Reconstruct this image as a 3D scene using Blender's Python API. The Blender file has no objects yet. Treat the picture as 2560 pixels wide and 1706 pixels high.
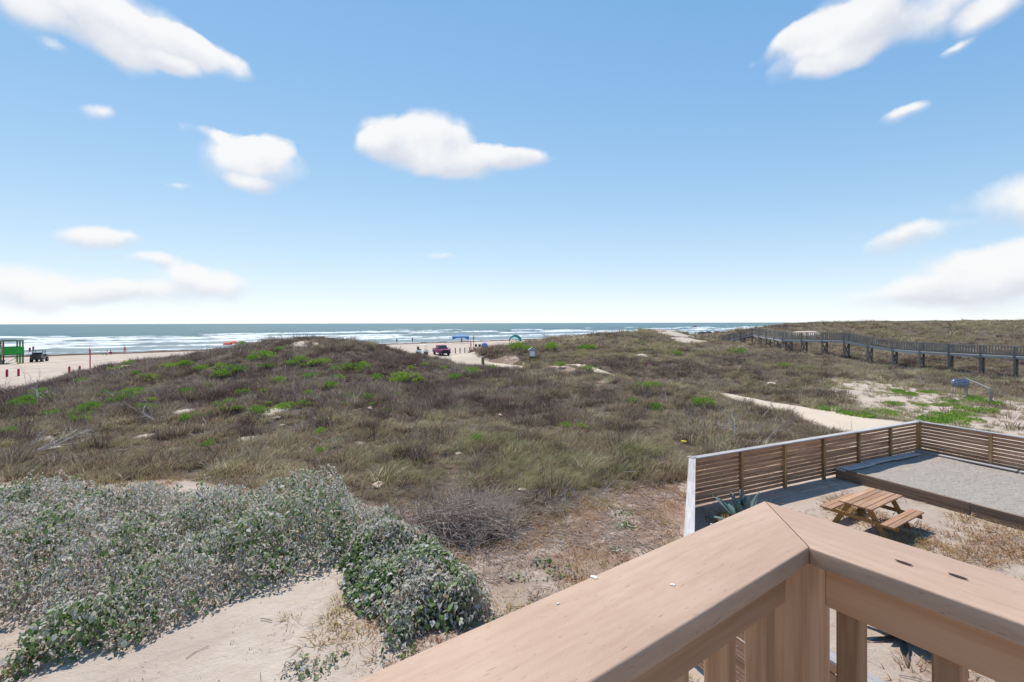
import bpy, bmesh, math, random
import numpy as np
from mathutils import Vector, Matrix

# ------------------------------------------------------------------ camera
SC = bpy.context.scene
COL = SC.collection
F, CX, CY, HC, ROLL = 1160.0, 1280.0, 808.0, 5.5, 0.0023
cam = bpy.data.cameras.new('camera'); camo = bpy.data.objects.new('camera', cam); COL.objects.link(camo)
cam.sensor_width = 36.0; cam.lens = 36.0 * F / 2560.0; cam.shift_y = -45.0 / 2560.0
cam.clip_start = 0.05; cam.clip_end = 60000.0
camo.location = (0, 0, HC); camo.rotation_euler = (math.pi / 2, ROLL, 0)
SC.camera = camo
SC.render.engine = 'CYCLES'
SC.view_settings.view_transform = 'Standard'; SC.view_settings.look = 'None'
SC.view_settings.gamma = 1.0; SC.view_settings.exposure = 0.42; SC.view_settings.use_curve_mapping = False
SC.cycles.max_bounces = 5; SC.cycles.diffuse_bounces = 3; SC.cycles.transparent_max_bounces = 6
SC.cycles.caustics_reflective = False; SC.cycles.caustics_refractive = False
SC.cycles.use_denoising = True

# ------------------------------------------------------------------ sky + sun
SUN_AZ, SUN_EL = math.radians(-22.0), math.radians(60.0)
world = bpy.data.worlds.new('World'); SC.world = world; world.use_nodes = True

class NT:
    """tiny node helper"""
    def __init__(s, tree): s.t = tree; s.n = tree.nodes; s.l = tree.links
    def new(s, typ, **kw):
        n = s.n.new(typ)
        for k, v in kw.items(): setattr(n, k, v)
        return n
    def put(s, sock, v):
        if v is None: return
        if hasattr(v, 'is_linked') or hasattr(v, 'links'): s.l.new(v, sock)
        else: sock.default_value = v
    def math(s, op, a, b=None, c=None, clamp=False):
        n = s.new('ShaderNodeMath', operation=op, use_clamp=clamp)
        for i, v in enumerate((a, b, c)): s.put(n.inputs[i], v)
        return n.outputs[0]
    def vmath(s, op, a, b=None):
        n = s.new('ShaderNodeVectorMath', operation=op)
        s.put(n.inputs[0], a); s.put(n.inputs[1], b)
        return n.outputs[1] if op in ('LENGTH', 'DOT_PRODUCT', 'DISTANCE') else n.outputs[0]
    def noise(s, vec, scale, detail=3.0, rough=0.55, out=0, lac=2.0):
        n = s.new('ShaderNodeTexNoise'); s.put(n.inputs['Vector'], vec)
        n.inputs['Scale'].default_value = scale; n.inputs['Detail'].default_value = detail
        n.inputs['Roughness'].default_value = rough; n.inputs['Lacunarity'].default_value = lac
        return n.outputs[out]
    def ramp(s, fac, stops, interp='LINEAR'):
        n = s.new('ShaderNodeValToRGB'); n.color_ramp.interpolation = interp
        el = n.color_ramp.elements
        while len(el) < len(stops): el.new(0.5)
        for e, (p, c) in zip(el, stops):
            e.position = p; e.color = (c, c, c, 1) if isinstance(c, (int, float)) else (*c, 1)
        s.put(n.inputs[0], fac); return n.outputs[0]
    def mix(s, fac, a, b, blend='MIX'):
        n = s.new('ShaderNodeMix', data_type='RGBA', blend_type=blend)
        s.put(n.inputs[0], fac)
        s.put(n.inputs[6], (*a, 1) if isinstance(a, tuple) else a)
        s.put(n.inputs[7], (*b, 1) if isinstance(b, tuple) else b)
        return n.outputs[2]
    def mapr(s, v, a, b, c=0.0, d=1.0, smooth=True):
        n = s.new('ShaderNodeMapRange', interpolation_type='SMOOTHSTEP' if smooth else 'LINEAR')
        s.put(n.inputs[0], v)
        for i, x in enumerate((a, b, c, d)): s.put(n.inputs[1 + i], x)
        return n.outputs[0]

def build_world():
    nt = NT(world.node_tree); nt.n.clear()
    out = nt.new('ShaderNodeOutputWorld')
    sky = nt.new('ShaderNodeTexSky', sky_type='NISHITA', sun_disc=False)
    sky.sun_elevation = SUN_EL; sky.sun_rotation = SUN_AZ
    sky.air_density = 0.6; sky.dust_density = 0.0; sky.ozone_density = 2.0; sky.altitude = 0
    # photographic shoulder: the sky's wide range is compressed evenly, x / (x + c)
    sc_ = nt.vmath('MULTIPLY', sky.outputs[0], (0.12, 0.12, 0.12))
    sh_ = nt.vmath('DIVIDE', sc_, nt.vmath('ADD', sc_, (0.27, 0.275, 0.27)))
    hs = nt.new('ShaderNodeHueSaturation'); hs.inputs['Saturation'].default_value = 1.44; hs.inputs['Value'].default_value = 0.98
    nt.l.new(sh_, hs.inputs['Color']); skyc = hs.outputs[0]
    tc = nt.new('ShaderNodeTexCoord')
    sep = nt.new('ShaderNodeSeparateXYZ'); nt.l.new(tc.outputs['Generated'], sep.inputs[0])
    az = nt.math('ARCTAN2', sep.outputs[0], sep.outputs[1])
    el = nt.math('ARCSINE', sep.outputs[2])
    # small fluffy distortion of the cloud outlines
    n1 = nt.noise(tc.outputs['Generated'], 8.0, 2.5, 0.5, out=1)
    n2 = nt.noise(tc.outputs['Generated'], 34.0, 4.0, 0.6, out=1)
    d1 = nt.vmath('MULTIPLY', nt.vmath('SUBTRACT', n1, (0.5, 0.5, 0.5)), (0.15, 0.05, 0))
    d2 = nt.vmath('MULTIPLY', nt.vmath('SUBTRACT', n2, (0.5, 0.5, 0.5)), (0.016, 0.010, 0))
    cmb = nt.new('ShaderNodeCombineXYZ'); nt.l.new(az, cmb.inputs[0]); nt.l.new(el, cmb.inputs[1])
    p = nt.vmath('ADD', nt.vmath('ADD', cmb.outputs[0], d1), d2)
    # cloud puffs: azimuth, elevation, half width, half height (degrees), tilt, density
    def ae(px, py):
        x, z = (px - CX) / F, (CY - py) / F
        return math.degrees(math.atan2(x, 1)), math.degrees(math.atan2(z, math.hypot(x, 1)))
    P = []
    def puff(px, py, rx, ry, tilt=0, dens=1.0):
        a, e = ae(px, py); x = (px - CX) / F
        P.append((a, e, math.degrees(rx / F / (1 + x * x)), math.degrees(ry / F / math.sqrt(1 + x * x)), tilt, dens))
    puff(190, 20, 270, 80, -10); puff(370, 90, 210, 75, -18); puff(300, 130, 120, 50, -15); puff(480, 125, 130, 38, -16); puff(430, 165, 80, 22, -12, .8)
    puff(70, 35, 150, 55, -10, .9); puff(2490, 20, 150, 45, 14, .9); puff(2190, 30, 200, 85, 14); puff(2120, 95, 170, 60, 16); puff(2360, 25, 190, 50, 14, .9); puff(2010, 95, 90, 34, 10, .9); puff(2100, 150, 90, 26, 8, .9)
    puff(1060, 365, 170, 62, -3, 1.2); puff(1110, 330, 90, 55, 0, 1.2); puff(1180, 405, 190, 42, 2, 1.2); puff(1320, 400, 75, 32, 0, 1.0); puff(960, 365, 70, 35, 0, 1.0)
    puff(650, 410, 160, 70, 0, .95); puff(690, 375, 75, 45, 0, .9); puff(640, 465, 70, 28, 0, .6); puff(540, 338, 60, 20, 0, .5)
    puff(262, 288, 65, 22, 0, .75); puff(2290, 275, 70, 24, 0, .75); puff(145, 130, 75, 18, -4, .5); puff(2390, 120, 75, 16, 8, .5)
    puff(255, 588, 130, 34, 0, .9); puff(380, 650, 95, 24, 0, .75); puff(60, 725, 290, 80, 0, 1.1); puff(330, 735, 170, 40, 0, .9); puff(500, 705, 150, 52, 0, 1.1)
    puff(2540, 510, 190, 80, 6, 1.1); puff(2270, 605, 150, 34, 10, .9); puff(2500, 700, 310, 100, 6, 1.1); puff(2260, 745, 260, 45, 4, .65)
    puff(1120, 643, 70, 20, 0, .45); puff(440, 462, 60, 12, 0, .35); puff(1900, 150, 40, 14, 0, .3)
    rng = random.Random(5)
    for k in range(16):      # the same broken cumulus goes on round the rest of the sky
        a = rng.uniform(62, 298); e = rng.choice((5, 9, 14, 22, 32)) + rng.uniform(-3, 3)
        for j in range(2): P.append((a + rng.uniform(-4, 4), e + rng.uniform(-1, 1), rng.uniform(4, 9), rng.uniform(1.6, 3.2), rng.uniform(-10, 10), 1.0))
    field = None; low = None
    for a, e, rx, ry, tilt, dens in P:
        if a > 180: a -= 360
        m = nt.new('ShaderNodeMapping', vector_type='TEXTURE')
        m.inputs['Location'].default_value = (math.radians(a), math.radians(e), 0)
        m.inputs['Rotation'].default_value = (0, 0, math.radians(tilt))
        m.inputs['Scale'].default_value = (math.radians(rx) * 1.06, math.radians(ry) * 1.08, 1)
        nt.l.new(p, m.inputs['Vector'])
        ln = nt.vmath('LENGTH', m.outputs[0])
        f = nt.math('MULTIPLY', nt.math('MAXIMUM', nt.math('SUBTRACT', 1.0, ln), 0.0), dens)
        ma = nt.new('ShaderNodeVectorMath', operation='MULTIPLY_ADD'); nt.l.new(m.outputs[0], ma.inputs[0]); ma.inputs[1].default_value = (0, 1, 0); ma.inputs[2].default_value = (1, 0, 0)
        cv = nt.new('ShaderNodeVectorMath', operation='SCALE'); nt.l.new(ma.outputs[0], cv.inputs[0]); nt.l.new(f, cv.inputs['Scale'])
        low = cv.outputs[0] if low is None else nt.vmath('ADD', low, cv.outputs[0])
    sp = nt.new('ShaderNodeSeparateXYZ'); nt.l.new(low, sp.inputs[0]); field = sp.outputs[0]; low = (sp.outputs[0], sp.outputs[1])
    hgt = nt.math('DIVIDE', low[1], nt.math('ADD', low[0], 1e-4))            # -1 underside .. 1 top of the cloud
    n3 = nt.noise(tc.outputs['Generated'], 14.0, 6.0, 0.56)
    n4 = nt.noise(tc.outputs['Generated'], 6.0, 4.0, 0.6)
    fld = nt.math('ADD', field, nt.math('MULTIPLY', nt.math('SUBTRACT', n3, 0.5), nt.math('MULTIPLY', nt.mapr(field, 0, .12), 0.62)))
    soft = nt.math('ADD', nt.mapr(hgt, -.35, .45, .80, .36), nt.mapr(n4, .35, .7, -.06, .30))   # crisp tops, wispy bases
    mask = nt.mapr(fld, 0.06, nt.math('ADD', soft, 0.06))
    lit_ = nt.math('ADD', hgt, nt.math('MULTIPLY', nt.math('SUBTRACT', n3, .5), 1.1))
    cc = nt.mix(nt.mapr(lit_, -.55, .25), (0.53, 0.555, 0.615), (0.72, 0.72, 0.72))
    col = nt.mix(nt.math('MULTIPLY', mask, 0.96), skyc, cc)
    bg = nt.new('ShaderNodeBackground'); nt.l.new(col, bg.inputs[0]); bg.inputs[1].default_value = 1.0
    nt.l.new(bg.outputs[0], out.inputs[0])
build_world()
world.cycles.sampling_method = 'MANUAL'; world.cycles.sample_map_resolution = 512
sun = bpy.data.lights.new('sun', 'SUN'); suno = bpy.data.objects.new('sun', sun); COL.objects.link(suno)
sun.energy = 3.7; sun.angle = math.radians(0.55); sun.color = (1.0, 0.95, 0.88)
sdir = Vector((math.sin(SUN_AZ) * math.cos(SUN_EL), math.cos(SUN_AZ) * math.cos(SUN_EL), math.sin(SUN_EL)))
suno.rotation_euler = sdir.to_track_quat('Z', 'Y').to_euler(); suno.location = (0, 0, 60)

# ------------------------------------------------------------------ helpers
R = math.radians
def at(px, py, z=0.0):
    """point of the horizontal plane z seen in the photograph at px, py"""
    d = (py + (px - CX) * ROLL) - CY
    t = (HC - z) * F / d
    return Vector(((px - CX) / F * t, t, z))
def atY(px, py, Y):
    d = (py + (px - CX) * ROLL) - CY
    return Vector(((px - CX) / F * Y, Y, HC - d / F * Y))

def tag(o, label=None, cat=None, group=None, kind=None):
    if label: o['label'] = label
    if cat: o['category'] = cat
    if group: o['group'] = group
    if kind: o['kind'] = kind
    return o
def empty(name, loc=(0, 0, 0), rz=0.0, label=None, cat=None, group=None):
    o = bpy.data.objects.new(name, None); o.empty_display_size = 0.2; COL.objects.link(o)
    o.location = loc; o.rotation_euler = (0, 0, rz)
    return tag(o, label, cat, group)
def mesh_obj(name, me, mats, parent=None):
    o = bpy.data.objects.new(name, me); COL.objects.link(o)
    for m in (mats if isinstance(mats, (list, tuple)) else [mats]): me.materials.append(m)
    if parent: o.parent = parent
    return o
def link_copy(o, parent=None):
    c = o.copy(); COL.objects.link(c); c.parent = parent
    for ch in o.children: link_copy(ch, c)
    return c
def copy_tree(o, loc, rz=0.0, label=None):
    c = link_copy(o); c.location = loc; c.rotation_euler = (0, 0, rz)
    if label: c['label'] = label
    return c

class MB:
    """collects vertices and faces, then builds ONE mesh object"""
    def __init__(s): s.v = []; s.f = []; s.m = []
    def add(s, vs, fs, mi=0):
        b = len(s.v); s.v += [tuple(v) for v in vs]; s.f += [tuple(b + i for i in f) for f in fs]; s.m += [mi] * len(fs); return s
    def box(s, c, size, rz=0.0, M=None, mi=0):
        x, y, z = (k / 2 for k in size); c = Vector(c)
        Q = M if M is not None else Matrix.Rotation(rz, 3, 'Z')
        vs = [c + Q @ Vector((i * x, j * y, k * z)) for k in (-1, 1) for i, j in ((-1, -1), (1, -1), (1, 1), (-1, 1))]
        return s.add(vs, [(3, 2, 1, 0), (4, 5, 6, 7), (0, 1, 5, 4), (1, 2, 6, 5), (2, 3, 7, 6), (3, 0, 4, 7)], mi)
    def beam(s, a, b, w, h, up=(0, 0, 1), mi=0):
        a, b = Vector(a), Vector(b); d = b - a; L = d.length; x = d / L
        y = Vector(up).cross(x)
        if y.length < 1e-4: y = Vector((0, 1, 0)).cross(x)
        y.normalize(); z = x.cross(y)
        return s.box((a + b) / 2, (L, w, h), M=Matrix((x, y, z)).transposed(), mi=mi)
    def tube(s, pts, rad, n=6, mi=0, cap=True):
        pts = [Vector(p) for p in pts]; k = len(pts)
        rad = rad if isinstance(rad, (list, tuple)) else [rad] * k
        vs = []; prev = None
        for i, p in enumerate(pts):
            d = (pts[min(i + 1, k - 1)] - pts[max(i - 1, 0)]).normalized()
            a = d.cross(Vector((0, 0, 1))) if prev is None else prev - d * prev.dot(d)
            if a.length < 1e-4: a = d.cross(Vector((1, 0, 0)))
            a.normalize(); prev = a; b = d.cross(a)
            vs += [p + (a * math.cos(2 * math.pi * j / n) + b * math.sin(2 * math.pi * j / n)) * rad[i] for j in range(n)]
        fs = [(i * n + j, i * n + (j + 1) % n, (i + 1) * n + (j + 1) % n, (i + 1) * n + j) for i in range(k - 1) for j in range(n)]
        if cap: fs += [tuple(reversed(range(n))), tuple((k - 1) * n + j for j in range(n))]
        return s.add(vs, fs, mi)
    def cyl(s, a, b, r, n=12, mi=0): return s.tube([a, b], r, n, mi)
    def prism(s, prof, y0, y1, mi=0):
        """profile in x,z extruded along y"""
        n = len(prof)
        vs = [(x, y0, z) for x, z in prof] + [(x, y1, z) for x, z in prof]
        return s.add(vs, [tuple(range(n)), tuple(reversed(range(n, 2 * n)))] + [(i, i + n, (i + 1) % n + n, (i + 1) % n) for i in range(n)], mi)
    def build(s, name, mats, parent=None, bevel=0.0, smooth=False, seg=1):
        me = bpy.data.meshes.new(name); me.from_pydata(s.v, [], s.f)
        bm = bmesh.new(); bm.from_mesh(me)
        if any(s.m):
            for f, i in zip(bm.faces, s.m): f.material_index = i
        if bevel: bmesh.ops.bevel(bm, geom=list(bm.edges), offset=bevel, segments=seg, profile=0.5, affect='EDGES', clamp_overlap=True)
        bmesh.ops.recalc_face_normals(bm, faces=bm.faces)
        bm.to_mesh(me); bm.free()
        if smooth: me.shade_smooth()
        return mesh_obj(name, me, mats, parent)

def np_mesh(name, V, faces_list, smooth=True, attrs=None):
    """V (n,3); faces_list = list of (m,k) int arrays"""
    me = bpy.data.meshes.new(name); V = np.asarray(V, np.float32)
    me.vertices.add(len(V)); me.vertices.foreach_set('co', V.ravel())
    loops = np.concatenate([f.ravel() for f in faces_list]).astype(np.int32)
    sizes = np.concatenate([np.full(len(f), f.shape[1], np.int32) for f in faces_list])
    starts = np.concatenate([[0], np.cumsum(sizes)[:-1]]).astype(np.int32)
    me.loops.add(len(loops)); me.loops.foreach_set('vertex_index', loops)
    me.polygons.add(len(sizes)); me.polygons.foreach_set('loop_start', starts)
    me.update(calc_edges=True)
    if smooth: me.shade_smooth()
    for k, a in (attrs or {}).items():
        at_ = me.attributes.new(k, 'FLOAT', 'POINT'); at_.data.foreach_set('value', np.asarray(a, np.float32))
    me.validate(); return me

# ---- numpy value noise
def _hash(i, j, seed):
    n = (i * 374761393 + j * 668265263 + seed * 974634777) & 0xffffffff
    n = ((n ^ (n >> 13)) * 1274126177) & 0xffffffff
    return ((n ^ (n >> 16)) & 0xffff) / 65535.0
def vnoise(x, y, seed=0):
    x = np.asarray(x, float); y = np.asarray(y, float)
    i = np.floor(x).astype(np.int64); j = np.floor(y).astype(np.int64)
    fx, fy = x - i, y - j; fx = fx * fx * (3 - 2 * fx); fy = fy * fy * (3 - 2 * fy)
    a = _hash(i, j, seed); b = _hash(i + 1, j, seed); c = _hash(i, j + 1, seed); d = _hash(i + 1, j + 1, seed)
    return (a * (1 - fx) + b * fx) * (1 - fy) + (c * (1 - fx) + d * fx) * fy
def fbm(x, y, seed=0, o=4, g=0.5):
    s = 0; a = 1; t = 0
    for k in range(o):
        s = s + a * vnoise(x * 2 ** k + 17.3 * k, y * 2 ** k - 9.1 * k, seed + k); t += a; a *= g
    return s / t
def sstep(a, b, x):
    t = np.clip((x - a) / (b - a), 0, 1); return t * t * (3 - 2 * t)

# ------------------------------------------------------------------ materials
MATS = {}
def new_mat(name):
    m = bpy.data.materials.new(name); m.use_nodes = True; nt = NT(m.node_tree)
    return m, nt, m.node_tree.nodes['Principled BSDF'], m.node_tree.nodes['Material Output']
def bump(nt, b, h, strength=0.3, dist=0.02):
    n = nt.new('ShaderNodeBump'); n.inputs['Strength'].default_value = strength; n.inputs['Distance'].default_value = dist
    nt.put(n.inputs['Height'], h); nt.l.new(n.outputs[0], b.inputs['Normal'])
def m_plain(name, col, rough=0.6, var=0.12, scale=6.0, metal=0.0, spec=0.4, bmp=0.0):
    m, nt, b, o = new_mat(name)
    tc = nt.new('ShaderNodeTexCoord')
    n = nt.noise(tc.outputs['Object'], scale, 5, 0.6)
    k = nt.mapr(n, .25, .75, 1 - var, 1 + var)
    nt.l.new(nt.vmath('MULTIPLY', col, nt_vec(nt, k)), b.inputs['Base Color'])
    b.inputs['Roughness'].default_value = rough; b.inputs['Metallic'].default_value = metal
    b.inputs['Specular IOR Level'].default_value = spec
    if bmp: bump(nt, b, nt.noise(tc.outputs['Object'], scale * 8, 4, .6), bmp, .01)
    return m
def nt_vec(nt, v):
    c = nt.new('ShaderNodeCombineXYZ')
    for i in range(3): nt.l.new(v, c.inputs[i])
    return c.outputs[0]
def m_wood(name, dark, light, axis='X', scale=1.0, rough=0.75, grey=None, bmp=0.25):
    """sawn board; axis is the grain direction of the object"""
    m, nt, b, o = new_mat(name)
    tc = nt.new('ShaderNodeTexCoord'); oi = nt.new('ShaderNodeObjectInfo')
    off = nt.vmath('MULTIPLY', nt_vec(nt, oi.outputs['Random']), (37.0, 23.0, 51.0))
    mp = nt.new('ShaderNodeMapping'); st = {'X': (1.2, 26, 26), 'Y': (26, 1.2, 26), 'Z': (26, 26, 1.2)}[axis]
    mp.inputs['Scale'].default_value = tuple(k * scale for k in st); nt.l.new(nt.vmath('ADD', tc.outputs['Object'], off), mp.inputs['Vector'])
    g = nt.noise(mp.outputs[0], 1.0, 5, 0.62)
    blot = nt.noise(nt.vmath('ADD', tc.outputs['Object'], off), 2.3, 4, .6)
    c = nt.mix(nt.mapr(g, .3, .7), dark, light)
    c = nt.mix(nt.mapr(blot, .35, .8, 0, .5), c, grey if grey else tuple(k * .7 for k in dark))
    k = nt.mapr(oi.outputs['Random'], 0, 1, .74, 1.2, smooth=False)
    nt.l.new(nt.vmath('MULTIPLY', c, nt_vec(nt, k)), b.inputs['Base Color'])
    b.inputs['Roughness'].default_value = rough; b.inputs['Specular IOR Level'].default_value = .3
    bump(nt, b, g, bmp, .004)
    return m

def m_ground():
    m, nt, b, o = new_mat('sand_ground')
    geo = nt.new('ShaderNodeNewGeometry'); P = geo.outputs['Position']
    def attr(n):
        a = nt.new('ShaderNodeAttribute'); a.attribute_name = n; return a.outputs['Fac']
    veg = attr('veg'); wet = attr('wet'); lit = attr('litter')
    n1 = nt.noise(P, .35, 5, .6); n2 = nt.noise(P, 3.0, 6, .65); n3 = nt.noise(P, 26.0, 5, .7)
    sand = nt.mix(nt.mapr(n1, .3, .7), (0.44, 0.35, 0.28), (0.55, 0.455, 0.37))
    sand = nt.mix(nt.mapr(n2, .45, .8, 0, .45), sand, (0.42, 0.31, 0.22))
    # debris specks
    sp = nt.mapr(n3, .60, .70); sp = nt.math('MULTIPLY', sp, nt.math('ADD', .12, nt.math('MULTIPLY', lit, .8)))
    sand = nt.mix(sp, sand, (0.13, 0.085, 0.055))
    lm = nt.math('MULTIPLY', lit, nt.mapr(nt.noise(P, 1.1, 7, .72), .36, .52))
    sand = nt.mix(nt.math('MULTIPLY', lm, .85), sand, nt.mix(n3, (0.11, 0.06, 0.042), (0.32, 0.195, 0.13)))
    soil = nt.mix(nt.mapr(n2, .3, .7), (0.075, 0.055, 0.042), (0.17, 0.125, 0.09))
    vv = nt.math('ADD', veg, nt.math('MULTIPLY', nt.math('SUBTRACT', n2, .5), .9))
    c = nt.mix(nt.mapr(vv, .30, .62), sand, soil)
    # tyre tracks and tide marks run along the shore
    cmb = nt.new('ShaderNodeCombineXYZ'); nt.l.new(nt.math('MULTIPLY', nt.vmath('DOT_PRODUCT', P, (0.764, 0.645, 0)), .03), cmb.inputs[0]); nt.l.new(nt.vmath('DOT_PRODUCT', P, (-0.645, 0.764, 0)), cmb.inputs[1])
    trk = nt.mapr(nt.noise(cmb.outputs[0], 1.3, 4, .65), .52, .66, 0, .40)
    c = nt.mix(nt.math('MULTIPLY', trk, nt.math('SUBTRACT', 1.0, nt.math('MAXIMUM', veg, lit))), c, (0.36, 0.285, 0.225))
    c = nt.mix(wet, c, (0.25, 0.19, 0.14))
    nt.l.new(c, b.inputs['Base Color']); b.inputs['Roughness'].default_value = .95; b.inputs['Specular IOR Level'].default_value = .15
    h = nt.math('ADD', nt.math('ADD', nt.math('MULTIPLY', n2, .6), nt.math('MULTIPLY', nt.noise(P, 7.0, 3, .6), .35)), nt.math('MULTIPLY', n3, .25))
    bump(nt, b, h, .8, .10)
    return m
def m_sea():
    m, nt, b, o = new_mat('sea_water')
    tc = nt.new('ShaderNodeTexCoord'); P = tc.outputs['Object']
    a = nt.new('ShaderNodeAttribute'); a.attribute_name = 'foam'; fo = a.outputs['Fac']
    a2 = nt.new('ShaderNodeAttribute'); a2.attribute_name = 'shallow'; sh = a2.outputs['Fac']
    mp = nt.new('ShaderNodeMapping'); mp.inputs['Scale'].default_value = (.06, .30, .3); nt.l.new(P, mp.inputs['Vector'])
    n1 = nt.noise(mp.outputs[0], 1.0, 7, .62)
    mp2 = nt.new('ShaderNodeMapping'); mp2.inputs['Scale'].default_value = (.25, .7, .7); nt.l.new(P, mp2.inputs['Vector'])
    n2 = nt.noise(mp2.outputs[0], 1.0, 6, .6)
    deep = nt.mix(n1, (0.026, 0.078, 0.080), (0.050, 0.122, 0.118))
    shal = nt.mix(n2, (0.12, 0.165, 0.16), (0.22, 0.245, 0.225))
    wat = nt.mix(sh, deep, shal)
    fm = nt.math('ADD', fo, nt.math('ADD', nt.math('MULTIPLY', nt.math('SUBTRACT', n1, .5), 1.3), nt.math('MULTIPLY', nt.math('SUBTRACT', n2, .5), 1.1)))
    fm = nt.mapr(fm, .52, .98)
    nt.l.new(nt.mix(fm, wat, (0.74, 0.755, 0.76)), b.inputs['Base Color'])
    nt.l.new(nt.mapr(fm, 0, 1, .30, .9, smooth=False), b.inputs['Roughness'])
    b.inputs['IOR'].default_value = 1.33; b.inputs['Specular IOR Level'].default_value = .35
    bump(nt, b, nt.math('ADD', n1, n2), .8, .5)
    return m
def m_leafy(name, stops, rough=.5, trans=.3, loc_scale=.12, inst=True, spec=.4, attr=None, dark=None):
    """plant matter: colour by the plant (or the leaf attribute), part of the light shines through"""
    m, nt, b, o = new_mat(name)
    if attr:
        a = nt.new('ShaderNodeAttribute'); a.attribute_name = attr; v = a.outputs['Fac']
    else:
        oi = nt.new('ShaderNodeObjectInfo')
        lo = nt.noise(oi.outputs['Location'], loc_scale, 3, .6)
        geo = nt.new('ShaderNodeNewGeometry')
        lo2 = nt.noise(oi.outputs['Location'], .85, 2, .5); lo = nt.math('ADD', lo, nt.math('MULTIPLY', nt.math('SUBTRACT', lo2, .5), .7))
        v = nt.math('ADD', nt.math('MULTIPLY', oi.outputs['Random'], .45), nt.math('ADD', nt.mapr(lo, .3, .7, -.15, .40, smooth=False), nt.math('MULTIPLY', geo.outputs['Random Per Island'], .40)), clamp=True)
    c = nt.ramp(v, stops)
    nt.l.new(c, b.inputs['Base Color']); b.inputs['Roughness'].default_value = rough; b.inputs['Specular IOR Level'].default_value = spec
    if trans:
        tr = nt.new('ShaderNodeBsdfTranslucent'); nt.l.new(nt.mix(.5, c, (0.35, 0.42, 0.08), 'MULTIPLY') if False else c, tr.inputs[0])
        mx = nt.new('ShaderNodeMixShader'); mx.inputs[0].default_value = trans
        nt.l.new(b.outputs[0], mx.inputs[1]); nt.l.new(tr.outputs[0], mx.inputs[2]); nt.l.new(mx.outputs[0], o.inputs[0])
    return m

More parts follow.
